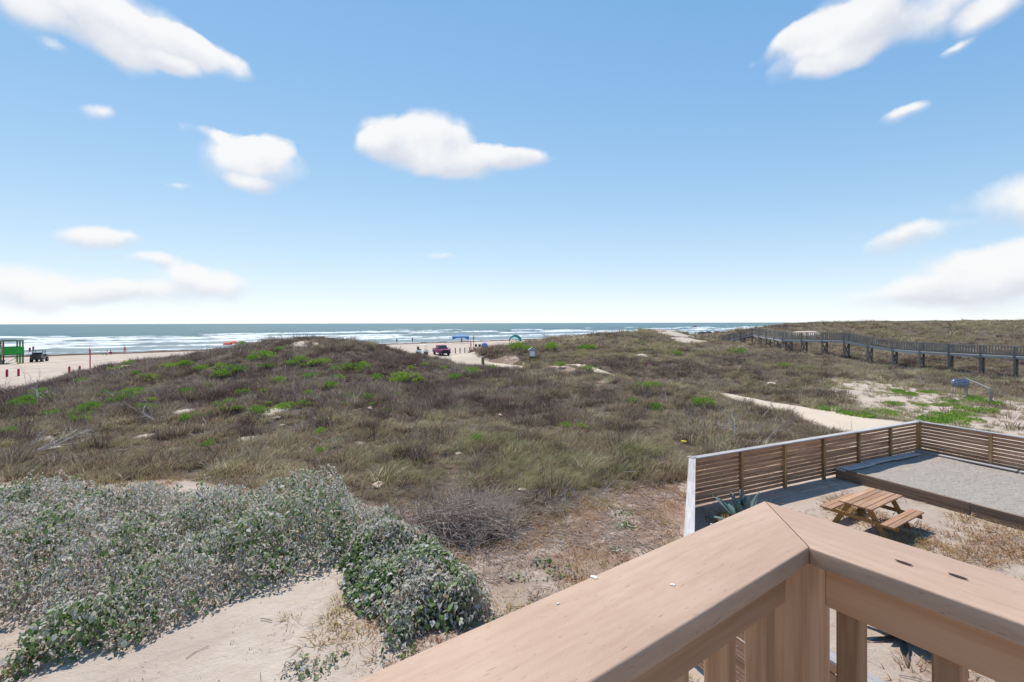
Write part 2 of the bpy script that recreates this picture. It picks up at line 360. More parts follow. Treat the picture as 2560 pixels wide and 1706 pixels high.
M = {
 'ground': m_ground(), 'sea': m_sea(),
 'path': None,
 'cap': None,
 'fence': m_wood('stained_fence_wood', (0.32, 0.165, 0.095), (0.56, 0.325, 0.20), 'X', bmp=.35),
 'fence_post': m_wood('stained_post_wood', (0.30, 0.17, 0.07), (0.50, 0.31, 0.15), 'Z', bmp=.35),
 'grey_board': m_wood('weathered_grey_board', (0.34, 0.315, 0.30), (0.52, 0.49, 0.47), 'X', grey=(0.40, 0.34, 0.31)),
 'curb': m_wood('sandbox_board', (0.15, 0.095, 0.06), (0.27, 0.18, 0.12), 'X', grey=(0.2, .15, .12)),
 'table_top': m_wood('table_top_wood', (0.33, 0.165, 0.092), (0.51, 0.295, 0.17), 'X', grey=(0.36, 0.26, 0.20)),
 'table_leg': m_wood('table_frame_wood', (0.24, 0.125, 0.04), (0.42, 0.24, 0.09), 'X'),
 'rail': m_wood('painted_rail_wood', (0.36, 0.195, 0.105), (0.58, 0.36, 0.225), 'Z', scale=1.6, rough=.6, grey=(0.50, 0.28, 0.16), bmp=.5),
 'boardwalk': m_wood('boardwalk_grey', (0.19, 0.165, 0.14), (0.37, 0.33, 0.285), 'X', grey=(0.23, 0.20, 0.175)),
 'boardwalk_edge': m_wood('boardwalk_sunlit_edge', (0.38, 0.38, 0.38), (0.55, 0.55, 0.55), 'X', grey=(0.45, .45, .45)),  # lighter copy for the rim boards, bright light on them put into the colour
 'deck': m_wood('deck_board', (0.24, 0.16, 0.11), (0.36, 0.25, 0.18), 'X'),
 'twig': m_wood('dead_twig', (0.25, 0.185, 0.15), (0.47, 0.38, 0.32), 'X', scale=.5),
 'driftwood': m_wood('bleached_branch', (0.45, 0.40, 0.35), (0.72, 0.66, 0.60), 'X', scale=.5),
 'rock': m_plain('sandstone', (0.58, 0.45, 0.34), .95, .25, 5, bmp=.8),
 'steel': m_plain('blue_grey_steel', (0.19, 0.22, 0.30), .38, .25, 9, metal=.35),
 'pipe': m_plain('dull_pipe', (0.27, 0.255, 0.25), .55, .2, 6, metal=.3),
 'green_paint': m_plain('green_paint', (0.02, 0.32, 0.04), .5, .15, 2),
 'green_dark': m_plain('dark_green_paint', (0.012, 0.11, 0.02), .55, .15, 2),
 'white': m_plain('white_paint', (0.80, 0.80, 0.78), .45, .05, 3),
 'red': m_plain('red_paint', (0.50, 0.025, 0.05), .5, .15, 3),
 'pink': m_plain('pink_cloth', (0.55, 0.04, 0.20), .8, .15, 3),
 'yellow': m_plain('cream_fibreglass', (0.75, 0.58, 0.26), .4, .1, 2),
 'black': m_plain('black_plastic', (0.018, 0.019, 0.022), .5, .2, 4),
 'rubber': m_plain('tyre_rubber', (0.02, 0.02, 0.02), .85, .2, 8),
 'glass': m_plain('dark_window', (0.03, 0.04, 0.05), .08, .05, 2, spec=.8),
 'truck': m_plain('maroon_car_paint', (0.27, 0.018, 0.10), .28, .1, 1, metal=.2, spec=.6),
 'chrome': m_plain('bright_metal', (0.6, 0.6, 0.6), .25, .05, 3, metal=.9),
 'car_grey': m_plain('charcoal_car_paint', (0.03, 0.032, 0.038), .3, .1, 1, spec=.6),
 'blue_cloth': m_plain('blue_cloth', (0.02, 0.22, 0.62), .8, .15, 2),
 'teal_cloth': m_plain('teal_cloth', (0.02, 0.50, 0.60), .8, .15, 2),
 'orange_cloth': m_plain('orange_cloth', (0.78, 0.12, 0.07), .8, .12, 2),
 'skin': m_plain('skin', (0.42, 0.23, 0.16), .6, .05, 5),
 'hair': m_plain('dark_hair', (0.04, 0.025, 0.018), .7, .1, 9),
 'dark_cloth': m_plain('dark_cloth', (0.03, 0.03, 0.045), .85, .1, 5),
 'bollard': m_wood('wood_post_grey', (0.10, 0.085, 0.075), (0.20, 0.17, 0.15), 'Z'),
 'red_bollard': m_plain('red_painted_wood', (0.36, 0.02, 0.07), .65, .2, 5),
 'sign_grey': m_plain('grey_painted_board', (0.32, 0.33, 0.38), .6, .1, 4),
 'paper': m_plain('notice_paper', (0.72, 0.73, 0.75), .7, .04, 4),
 'old_post': m_wood('mossy_post', (0.10, 0.10, 0.05), (0.22, 0.21, 0.12), 'Z'),
 'tan_board': m_wood('tan_board', (0.50, 0.34, 0.18), (0.66, 0.48, 0.28), 'X'),
 'dropping': m_plain('white_dropping', (0.74, 0.68, 0.62), .8, .2, 90),
 'hole': m_plain('dark_knot', (0.07, 0.045, 0.035), .9, .3, 60),
 'yellow_petal': m_plain('yellow_petal', (0.85, 0.70, 0.02), .6, .1, 20),
 'pink_petal': m_plain('pink_petal', (0.72, 0.16, 0.32), .6, .1, 20),
 'orange_petal': m_plain('orange_petal', (0.75, 0.27, 0.04), .6, .1, 20),
 'wrack': m_plain('seaweed', (0.11, 0.055, 0.035), .9, .4, 2, bmp=.8),
 # plants
 'brush': m_leafy('brown_brush', [(0, (0.12, 0.082, 0.055)), (.32, (0.31, 0.225, 0.152)), (.6, (0.47, 0.36, 0.24)), (.8, (0.36, 0.325, 0.155)), (1, (0.82, 0.70, 0.51))], rough=.8, trans=.42, loc_scale=.16, spec=.2),
 'heath': m_leafy('purple_brown_brush', [(0, (0.06, 0.040, 0.033)), (.42, (0.175, 0.12, 0.098)), (.72, (0.32, 0.24, 0.185)), (.88, (0.58, 0.48, 0.40)), (1, (0.30, 0.31, 0.11))], rough=.8, trans=.38, loc_scale=.2, spec=.2),
 'grass': m_leafy('olive_grass', [(0, (0.17, 0.185, 0.075)), (.4, (0.29, 0.28, 0.13)), (.75, (0.42, 0.365, 0.20)), (1, (0.54, 0.47, 0.30))], rough=.7, trans=.42, loc_scale=.2, spec=.25),
 'pale_twig': m_leafy('pale_dead_twig', [(0, (0.30, 0.26, 0.24)), (1, (0.68, 0.62, 0.57))], rough=.8, trans=0, spec=.2),
 'sprig': m_leafy('dark_sprig', [(0, (0.09, 0.065, 0.05)), (.6, (0.22, 0.17, 0.12)), (1, (0.16, 0.18, 0.08))], rough=.8, trans=.2, spec=.2),
 'straw': m_leafy('dry_straw', [(0, (0.28, 0.12, 0.075)), (.5, (0.42, 0.24, 0.12)), (1, (0.38, 0.34, 0.12))], rough=.7, trans=.3, loc_scale=.4, spec=.25),
 'succ': m_leafy('bright_green_leaf', [(0, (0.12, 0.25, 0.035)), (.5, (0.21, 0.37, 0.05)), (1, (0.38, 0.46, 0.08))], rough=.6, trans=.42, loc_scale=.3, spec=.4),
 'leaf': m_leafy('shrub_leaf', [(0, (0.055, 0.105, 0.03)), (.35, (0.15, 0.24, 0.07)), (.52, (0.33, 0.40, 0.18)), (.60, (0.52, 0.53, 0.43)), (.80, (0.74, 0.70, 0.66)), (.90, (0.56, 0.43, 0.33)), (1, (0.34, 0.22, 0.15))], rough=.6, trans=.40, attr='tint', spec=.25),
 'agave': m_plain('agave_leaf', (0.125, 0.185, 0.165), .45, .2, 4),
 'agave_dark': m_plain('dark_agave_leaf', (0.045, 0.075, 0.060), .45, .3, 4),  # darker copy of the agave leaf, deep shade put into the colour
 'agave_dry': m_plain('dry_agave_leaf', (0.16, 0.11, 0.08), .8, .3, 4),
}
def m_cap():
    m, nt, b, o = new_mat('tan_rail_cap')
    tc = nt.new('ShaderNodeTexCoord'); P = tc.outputs['Object']
    mp = nt.new('ShaderNodeMapping'); mp.inputs['Scale'].default_value = (6, 60, 60); nt.l.new(P, mp.inputs['Vector'])
    g = nt.noise(mp.outputs[0], 1.0, 6, .65); n = nt.noise(P, 3.5, 5, .6); f = nt.noise(P, 220, 3, .6)
    mp2 = nt.new('ShaderNodeMapping'); mp2.inputs['Scale'].default_value = (40, 260, 200); nt.l.new(P, mp2.inputs['Vector'])
    pit = nt.mapr(nt.noise(mp2.outputs[0], 1.0, 2, .5), .66, .74)
    c = nt.mix(nt.mapr(n, .3, .7), (0.45, 0.295, 0.202), (0.51, 0.345, 0.245))
    c = nt.mix(nt.mapr(g, .35, .75, 0, .45), c, (0.34, 0.205, 0.135))
    c = nt.mix(nt.mapr(nt.noise(P, 1.3, 6, .7), .5, .75, 0, .35), c, (0.51, 0.355, 0.255))
    c = nt.mix(nt.math('MULTIPLY', pit, .45), c, (0.22, 0.125, 0.085))
    nt.l.new(c, b.inputs['Base Color']); b.inputs['Roughness'].default_value = .55; b.inputs['Specular IOR Level'].default_value = .35
    bump(nt, b, nt.math('ADD', nt.math('MULTIPLY', g, .5), nt.math('SUBTRACT', nt.math('MULTIPLY', f, .4), nt.math('MULTIPLY', pit, .8))), .35, .003)
    return m
M['cap'] = m_cap()
def m_path():
    m, nt, b, o = new_mat('path_sand')
    geo = nt.new('ShaderNodeNewGeometry'); P = geo.outputs['Position']
    n1 = nt.noise(P, .8, 5, .6); n2 = nt.noise(P, 14, 6, .7)
    c = nt.mix(n1, (0.52, 0.42, 0.315), (0.62, 0.515, 0.40)); c = nt.mix(nt.mapr(n2, .62, .72, 0, .5), c, (0.25, 0.18, 0.13))
    nt.l.new(c, b.inputs['Base Color']); b.inputs['Roughness'].default_value = .95; b.inputs['Specular IOR Level'].default_value = .15
    bump(nt, b, nt.math('ADD', n1, nt.math('MULTIPLY', n2, .3)), .5, .05)
    return m
M['path'] = m_path()
def m_sandpit():
    m, nt, b, o = new_mat('sandpit_sand')
    geo = nt.new('ShaderNodeNewGeometry'); P = geo.outputs['Position']
    n1 = nt.noise(P, 1.2, 5, .6); n2 = nt.noise(P, 9, 6, .7); n3 = nt.noise(P, 30, 4, .7)
    c = nt.mix(n1, (0.47, 0.40, 0.335), (0.56, 0.49, 0.42)); c = nt.mix(nt.mapr(n3, .64, .72, 0, .6), c, (0.16, 0.12, 0.10))
    nt.l.new(c, b.inputs['Base Color']); b.inputs['Roughness'].default_value = .95; b.inputs['Specular IOR Level'].default_value = .15
    bump(nt, b, nt.math('ADD', nt.math('ADD', n2, nt.noise(P, 3.2, 3, .5)), nt.math('MULTIPLY', n3, .4)), 1.0, .12)
    return m
M['sandpit'] = m_sandpit()

# ------------------------------------------------------------------ terrain
SN = np.array([-0.645, 0.764]); SV = np.array([0.764, 0.645])    # towards the sea, along the shore
FA = np.array([5.32, 13.77]); FB = np.array([16.44, 18.79]); FD = np.array([0.43, -0.903]); FC = FB + FD * 13.0
FR = np.array([2.85, 7.6]); FE = FR + FD * 6.6
YARD = np.array([FA, FB, FC, FC + np.array([-5, -6.0]), FE, FR])
PATH = np.array([(24.5, 14.0), (21.0, 19.0), (18.6, 23.6), (16.6, 29.2), (14.6, 35.5), (10.0, 43.0), (3.5, 50.5), (-4.5, 57.5), (-11.0, 66.0)])
PATHW = np.array([2.6, 2.6, 2.3, 1.25, 0.6, 0.6, 0.9, 1.6, 3.0])
_c = []
def ctl(px, py, Y, drop=0.3):
    p = atY(px, py, Y); _c.append((p.x, p.y, p.z - drop))
for a in [(-80,1015,40),(0,992,40.5),(54,970,41),(109,943,42),(174,924,43),(231,913,44),(307,897,45),(408,889,46),(503,883,46),(544,870,46),(598,859,46),(640,851,46),(760,846,47),(850,852,48),(950,862,49),(992,873,50),(1060,885,52),(1106,899,54),(1152,905,55),(1194,904,55),
          (1221,894,57),(1238,872,59),(1254,855,60),(1276,850,62),(1313,848,64),(1370,843,68),(1440,836,74),(1547,829,80),(1607,826,84),(1642,823,86),(1678,819,88),(1700,830,88),(1737,845,90),
          (1778,836,95),(1845,829,100),(1950,829,100),(2035,817,102),(2116,815,104),(2209,808,105),(2240,814,104),(2313,815,102),(2390,812,100),(2468,807,97),(2560,806,93),(2760,806,84),(3100,800,75)]: ctl(*a, drop=.7 if a[0] < 240 else +.5 if a[0] < 420 else .3 if a[0] < 980 else .65 if a[0] < 1200 else 1.0 if a[0] < 1330 else (.45 if a[0] < 1740 else .85))
for a in [(1000,1100,20),(500,1130,18.5),(0,1150,17.5),(780,1000,27),(780,930,36),(780,890,41),(400,1000,27),(400,940,36),(100,1000,30),(100,1080,22),(-300,1060,26),(-300,980,36),(1100,1000,29),(1100,950,38),(1300,1000,30),(1300,950,36),(1350,926,42),(1450,930,39),(1550,935,36.5),(1480,965,33),(1600,1000,29.5),(1640,950,34),(1700,966,32.5),(1740,990,30.5),
          (1500,890,50),(1400,905,46),(1700,900,50),(1900,920,45),(2100,930,40),(2300,950,38),(2500,980,34),(2300,870,75),(2500,860,70),(2100,850,85),(1700,865,66),(1450,860,62),(2800,900,55),
          (2560,943,48),(2446,928,51),(2292,915,55),(2225,910,57),(2107,890,61),(1958,873,67),(1866,857,77)]: ctl(*a)
_c += [(-4.6, 57.5, .2), (3.5, 50.5, .3), (10, 43, .2), (14.6, 35.5, .2), (16.6, 29.2, .25), (18.6, 23.6, .2), (21, 19, .1), (30, 30, .25), (34, 22, .2), (40, 36, .2), (60, 40, .2)]
_c += [(x, y, z) for x, y, z in [(-30,2,0),(-15,3,0),(0,-8,0),(15,-8,0),(40,-8,0),(-40,-10,0),(-14,8,.15),(-8,6,0),(-3,6,0),(0,9,0),(-5,10,.05),(-10,11,.2),(-16,13,.35),(-2,13,.05),(2,14,.05),(4,17,.1),(9,19,.1),(14,22,.15),(25,8,0),(40,15,.1),(-45,20,.2),(-60,40,-.3),(-70,10,0)]]
_c = np.array(_c)
def _k(r2): return np.sqrt(r2 + 4.0)
_A = _k(((_c[:, None, :2] - _c[None, :, :2]) ** 2).sum(-1)) - np.eye(len(_c)) * 0.35
_A = np.block([[_A, np.ones((len(_c), 1))], [np.ones((1, len(_c))), np.zeros((1, 1))]])
_w = np.linalg.solve(_A, np.append(_c[:, 2], 0))
def poly_dist(x, y, poly):
    """signed distance to a polygon, negative inside"""
    d = np.full(x.shape, 1e9); ins = np.zeros(x.shape, bool); n = len(poly)
    for i in range(n):
        a, b = poly[i], poly[(i + 1) % n]; e = b - a
        t = np.clip(((x - a[0]) * e[0] + (y - a[1]) * e[1]) / (e @ e), 0, 1)
        d = np.minimum(d, np.hypot(x - a[0] - t * e[0], y - a[1] - t * e[1]))
        c = ((a[1] > y) != (b[1] > y))
        with np.errstate(divide='ignore', invalid='ignore'):
            ins ^= c & (x < (b[0] - a[0]) * (y - a[1]) / (b[1] - a[1] if b[1] != a[1] else 1e-9) + a[0])
    return np.where(ins, -d, d)
def path_dist(x, y):
    d = np.full(x.shape, 1e9)
    for i in range(len(PATH) - 1):
        a, b = PATH[i], PATH[i + 1]; e = b - a
        t = np.clip(((x - a[0]) * e[0] + (y - a[1]) * e[1]) / (e @ e), 0, 1)
        d = np.minimum(d, np.hypot(x - a[0] - t * e[0], y - a[1] - t * e[1]) - (PATHW[i] * (1 - t) + PATHW[i + 1] * t))
    return d
def dune_edge(v):
    return np.interp(v, [-20, -5, 3, 14, 24, 36, 60, 100], [61, 60.5, 59, 52, 49, 48.5, 51, 50]) + 3 * (fbm(v * .09, v * 0 + 3, 41, 3) - .5)
def HT(x, y):
    x = np.atleast_1d(np.asarray(x, float)); y = np.atleast_1d(np.asarray(y, float)); sh = x.shape; X = x.ravel(); Y = y.ravel()
    z = np.empty(len(X))
    for s in range(0, len(X), 20000):
        q = slice(s, s + 20000)
        z[q] = _k((X[q, None] - _c[None, :, 0]) ** 2 + (Y[q, None] - _c[None, :, 1]) ** 2) @ _w[:-1] + _w[-1]
    u = SN[0] * X + SN[1] * Y; v = SV[0] * X + SV[1] * Y
    pd = path_dist(X, Y)
    dune = sstep(18, 26, Y) * sstep(0.0, 2.0, pd)
    z = z + dune * ((fbm(X * .22, Y * .22, 3) - .5) * .75 + (fbm(X * .07, Y * .07, 13, 3) - .5) * 1.6 * sstep(45, 70, X) + (fbm(X * .9, Y * .9, 11, 3) - .5) * .22) + (fbm(X * .5, Y * .5, 23, 3) - .5) * .10
    z = np.clip(z, -1.2, 6.6)
    beach = -0.6 - 0.65 * sstep(95, 146, u) - .045 * np.maximum(u - 146, 0) + (fbm(X * .15, Y * .15, 31, 3) - .5) * .10
    edge = dune_edge(v)
    k = sstep(edge, edge + 12, u)
    z = z * (1 - k) + beach * k
    yd = poly_dist(X, Y, YARD)
    k = 1 - sstep(.1, 2.2, yd)
    z = z * (1 - k) + ((fbm(X * .8, Y * .8, 51, 3) - .5) * .05) * k
    # bare hollow of the footpath
    return z.reshape(sh)
def H1(x, y): return float(HT(x, y)[0])
def hit(px, py, lift=0.0):
    """where the line of sight through a photograph point meets the terrain"""
    d = (py + (px - CX) * ROLL - CY) / F; dx = (px - CX) / F
    t = np.concatenate([np.arange(4, 60, .08), np.arange(60, 200, .4)])
    z = HT(dx * t, t) + lift
    i = np.nonzero(HC - d * t < z)[0]
    i = i[0] if len(i) else len(t) - 1
    return Vector((dx * t[i], t[i], z[i] - lift))

def front_line(x):
    return np.interp(x, [-40, -22, -9, -6.5, -4.5, -3, -1, 1.5, 3, 5, 6.5, 16, 18], [16.2, 15.9, 15.2, 14.6, 14.0, 13.0, 12.3, 12.7, 13.9, 15.6, 16.0, 20.6, 22])
SANDY = np.array([(20.5, 24.5), (23.0, 23.0), (32, 20), (36, 25.5), (34, 32), (27.5, 38.0), (24.5, 36), (22.5, 31)])
def veg_mask(x, y):
    """0..1: how much brush stands here"""
    u = SN[0] * x + SN[1] * y; v = SV[0] * x + SV[1] * y
    n = fbm(x * .35, y * .35, 61, 4) - .5; n2 = fbm(x * .1, y * .1, 71, 3) - .5
    edge = dune_edge(v) + 5.5
    m = 1 - sstep(edge - 2, edge + 3, u + n * 5)
    m = m * sstep(-.5, 1.0, (y - front_line(x)) + n * 2.6)
    m = m * sstep(-.25, .7, path_dist(x, y) + n * 1.6)
    m = m * sstep(.5, 1.3, poly_dist(x, y, YARD) + n * .4)
    m = m * (1 - .9 * (1 - sstep(-1.5, 1.8, poly_dist(x, y, SANDY) + n * 5)))
    return np.clip(m, 0, 1)
def sand_scar(x, y):
    """bare blow-outs in the dunes"""
    s = np.zeros(np.shape(x))
    for cx, cy, r in SCARS: s = np.maximum(s, 1 - np.hypot(x - cx, y - cy) / r)
    return np.clip(s * 1.6 + (fbm(np.asarray(x) * .9, np.asarray(y) * .9, 81, 3) - .5) * .9 * (s > 0), 0, 1)
SCARS = []
_r = random.Random(17)
for px, py, r in [(_r.uniform(40, 1150), _r.uniform(960, 1130), _r.uniform(.25, .55)) for k in range(22)] + [(_r.uniform(1150, 1900), _r.uniform(900, 1100), _r.uniform(.3, .7)) for k in range(12)] + [(1262, 905, 2.2), (1385, 918, 2.6), (1695, 838, 4.5), (1660, 826, 3.0), (1720, 852, 3.5), (700, 852, 2.0), (760, 858, 1.6), (250, 930, 1.2), (300, 920, 1.6), (2010, 834, 4.0), (690, 1030, .8), (1000, 1000, .9), (1165, 1090, .5), (1600, 890, 1.2), (480, 1065, .8), (1240, 915, 1.0), (460, 1030, .7)]:
    p = hit(px, py); SCARS.append((p.x, p.y, r))

def build_terrain():
    def axis(segs):
        out = []
        for a, b, s in segs: out.append(np.arange(a, b, s))
        return np.concatenate(out)
    xs = axis([(-420, -140, 14), (-140, -50, 2.2), (-50, -22, .6), (-22, 24, .26), (24, 60, .55), (60, 130, 1.5), (130, 560, 14)])
    ys = axis([(-40, 4, 2.0), (4, 24, .26), (24, 62, .42), (62, 130, .9), (130, 200, 2.5), (200, 560, 14)])
    X, Y = np.meshgrid(xs, ys); Z = HT(X, Y)
    V = np.stack([X, Y, Z], -1).reshape(-1, 3); nx, ny = len(xs), len(ys)
    i = np.arange(nx - 1)[None, :] + np.arange(ny - 1)[:, None] * nx
    Fq = np.stack([i, i + 1, i + nx + 1, i + nx], -1).reshape(-1, 4)
    u = SN[0] * X + SN[1] * Y
    veg = veg_mask(X, Y) * (1 - np.clip(sand_scar(X, Y) * 1.3, 0, 1))
    wet = sstep(132, 142, u) * .9
    yd = poly_dist(X, Y, YARD)
    fr = (Y - front_line(X))
    lit = np.where(yd < 0, .26 + .5 * (fbm(X * .5, Y * .5, 91, 3) - .5), np.clip(sstep(-6.5, -.5, fr) * (X > -3.6) * (X < 8), 0, 1))
    lit = np.where((u > 62), .0, lit)
    me = np_mesh('dune_ground', V, [Fq], True, {'veg': veg.ravel(), 'wet': wet.ravel(), 'litter': lit.ravel()})
    tag(mesh_obj('dune_ground', me, M['ground']), 'pale sand ground of beach and vegetated dunes', 'ground', kind='structure')
build_terrain()

def build_path():
    t = np.linspace(0, len(PATH) - 1, 150); i = np.minimum(t.astype(int), len(PATH) - 2); f = (t - i)
    # catmull-rom through the centre line
    P = np.vstack([2 * PATH[0] - PATH[1], PATH, 2 * PATH[-1] - PATH[-2]])
    p0, p1, p2, p3 = P[i], P[i + 1], P[i + 2], P[i + 3]; g = f[:, None]
    c = .5 * (2 * p1 + (p2 - p0) * g + (2 * p0 - 5 * p1 + 4 * p2 - p3) * g ** 2 + (3 * p1 - p0 - 3 * p2 + p3) * g ** 3)
    w = PATHW[i] * (1 - f) + PATHW[i + 1] * f
    d = np.gradient(c, axis=0); d /= np.linalg.norm(d, axis=1)[:, None]; nrm = np.stack([-d[:, 1], d[:, 0]], 1)
    K = 11; s = np.linspace(-1, 1, K)
    wob = 1 + .35 * (vnoise(t * 3.1, t * 0, 7) - .5); wob2 = 1 + .35 * (vnoise(t * 2.7, t * 0 + 5, 9) - .5)
    X = np.empty((150, K)); Y = np.empty((150, K))
    for j, q in enumerate(s):
        ww = w * (wob if q < 0 else wob2) * q * 1.15
        X[:, j] = c[:, 0] + nrm[:, 0] * ww; Y[:, j] = c[:, 1] + nrm[:, 1] * ww
    Z = HT(X, Y) + .045 * (1 - np.abs(s)[None, :] ** 2.5 * 2.6) + .02
    ii = np.arange(K - 1)[None, :] + np.arange(149)[:, None] * K
    Fq = np.stack([ii, ii + 1, ii + K + 1, ii + K], -1).reshape(-1, 4)
    me = np_mesh('sand_path', np.stack([X, Y, Z], -1).reshape(-1, 3), [Fq])
    tag(mesh_obj('sand_path', me, M['path']), 'pale sandy footpath winding between the dunes to the beach', 'path', kind='structure')
build_path()

# ------------------------------------------------------------------ sea
def build_sea():
    us = np.concatenate([np.arange(138, 300, .9), np.arange(300, 460, 1.8), np.geomspace(460, 32000, 60)])
    vs = np.concatenate([-np.geomspace(32000, 200, 26), np.arange(-190, 330, 3.0), np.arange(330, 900, 8.0), np.geomspace(900, 32000, 34)])
    U, Vv = np.meshgrid(us, vs, indexing='ij')
    z = np.zeros(U.shape); foam = np.zeros(U.shape)
    fade = 1 - sstep(420, 900, U)
    rng = random.Random(3)
    lines = [(148, .12, 3), (157, .3, 4), (170, .4, 5.5), (187, .6, 6.5), (209, .8, 8), (238, .9, 9), (276, 1.0, 10), (322, 1.0, 10), (378, .8, 8)]
    for k, (u0, amp, wd) in enumerate(lines):
        c = u0 + 14 * (fbm(Vv / 95, Vv * 0 + k * 7.7, 101 + k, 3) - .5) + 9 * (vnoise(Vv / 23, Vv * 0 + k, 131 + k) - .5)
        env = sstep(.38, .60, fbm(Vv / (70 if k < 6 else 48), Vv * 0 + 3.3 * k, 151 + k, 3) + (.12 if k < 7 else -.0))
        d = (U - c)
        prof = np.where(d < 0, np.exp(-(d / (wd * .22)) ** 2), np.exp(-(d / (wd * .75)) ** 2))
        z += amp * env * prof * .95
        fm = np.where(d < 0, np.exp(-(d / (wd * .75)) ** 2), np.exp(-(d / (wd * .16)) ** 2)) * env
        foam = np.maximum(foam, fm * (.92 if k < 8 else .85))
    base = np.interp(U, [138, 146, 160, 200, 260, 330, 420, 700], [.70, .20, .10, .06, .02, -.03, -.12, -.25])
    foam = np.maximum(foam * 1.0, base * (0.55 + .9 * (fbm(Vv / 30, U / 9, 171, 4) - .15)))
    z += fade * (fbm(Vv / 11, U / 5, 181, 3) - .5) * .45 + (1 - sstep(900, 3000, U)) * (fbm(Vv / 20, U / 12, 191, 2) - .5) * .35
    # scattered whitecaps far out
    wc = sstep(.70, .80, fbm(Vv / 16, U / 7, 201, 3)) * sstep(380, 440, U) * (1 - sstep(1500, 3000, U))
    foam = np.maximum(foam, wc * .75)
    z *= sstep(139, 150, U)
    shal = 1 - sstep(150, 330, U)
    nx = len(vs); ny = len(us)
    V = np.stack([Vv, U, z], -1).reshape(-1, 3)
    i = np.arange(nx - 1)[None, :] + np.arange(ny - 1)[:, None] * nx
    Fq = np.stack([i, i + 1, i + nx + 1, i + nx], -1).reshape(-1, 4)
    me = np_mesh('sea', V, [Fq], True, {'foam': foam.ravel(), 'shallow': shal.ravel()})
    o = mesh_obj('sea', me, M['sea']); o.location = (0, 0, -1.22)
    o.rotation_euler = (0, 0, math.atan2(SV[1], SV[0]))
    tag(o, 'grey green sea with rows of white breakers', 'sea', kind='structure')
build_sea()
def uv(u, v, dz=0.0):
    x, y = SN * u + SV * v; return Vector((x, y, H1(x, y) + dz))

def build_wrack():
    v = np.arange(-160, 420, .7); K = 7; s = np.linspace(-1, 1, K)
    c = 137.5 + 2.5 * (fbm(v / 25, v * 0, 211, 3) - .5) + 1.2 * (vnoise(v / 6, v * 0, 215) - .5); w = 1.0 + 2.2 * (fbm(v / 9, v * 0 + 4, 221, 3) - .2)
    U = c[:, None] + w[:, None] * s[None, :]; Vv = v[:, None] + 0 * U
    X = SN[0] * U + SV[0] * Vv; Y = SN[1] * U + SV[1] * Vv
    Z = HT(X, Y) + (1 - s[None, :] ** 2) * (.10 + .35 * vnoise(Vv / 1.3, U / .8, 231)) - .03
    i = np.arange(K - 1)[None, :] + np.arange(len(v) - 1)[:, None] * K
    me = np_mesh('seaweed_line', np.stack([X, Y, Z], -1).reshape(-1, 3), [np.stack([i, i + 1, i + K + 1, i + K], -1).reshape(-1, 4)])
    tag(mesh_obj('seaweed', me, M['wrack']), 'dark brown seaweed washed up along the waterline', 'seaweed', kind='stuff')
build_wrack()

# ------------------------------------------------------------------ scattered brush (stuff)
def blades(n, h, spread, lean, width, seed, droop=.3, hv=.5, seg=3):
    """a tuft of tapering blades, as arrays"""
    r = np.random.default_rng(seed)
    a = r.uniform(0, 2 * np.pi, n); rr = spread * np.sqrt(r.uniform(0, 1, n)) * .6
    base = np.stack([np.cos(a) * rr, np.sin(a) * rr, np.full(n, -.05)], 1)
    L = h * (1 - hv + hv * 2 * r.uniform(0, 1, n) ** 1.3)
    out = np.stack([np.cos(a), np.sin(a)], 1) * (r.uniform(.1, 1, n) * spread * .9)[:, None] + np.array(lean)[None, :] * r.uniform(.4, 1.4, n)[:, None] + r.normal(0, .15 * h, (n, 2))
    wa = r.uniform(0, np.pi, n); wd = np.stack([np.cos(wa), np.sin(wa), 0 * wa], 1) * (width * r.uniform(.6, 1.4, n))[:, None]
    V = []
    for k in range(seg):
        t = k / seg
        p = base.copy(); p[:, :2] += out * (t ** 1.6); p[:, 2] += L * (t - droop * t * t * t)
        wgt = (1 - t * .75) * .5
        V += [p - wd * wgt, p + wd * wgt]
    p = base.copy(); p[:, :2] += out; p[:, 2] += L * (1 - droop)
    V.append(p)
    Vt = np.stack(V, 1); m = 2 * seg + 1
    o = np.arange(n)[:, None] * m
    Fq = np.concatenate([o + np.array([[2 * k, 2 * k + 1, 2 * k + 3, 2 * k + 2]]) for k in range(seg - 1)], 0)
    Ft = o + np.array([[2 * seg - 2, 2 * seg - 1, 2 * seg]])
    return Vt.reshape(-1, 3), [Fq, Ft]
def protos(name, mat, specs):
    c = bpy.data.collections.new(name)
    for i, sp in enumerate(specs):
        V, Fs = blades(**sp)
        me = np_mesh('%s_%d' % (name, i), V, Fs, False); me.materials.append(mat)
        o = bpy.data.objects.new('tuft_%s_%02d' % (name, i), me); c.objects.link(o)
    return c
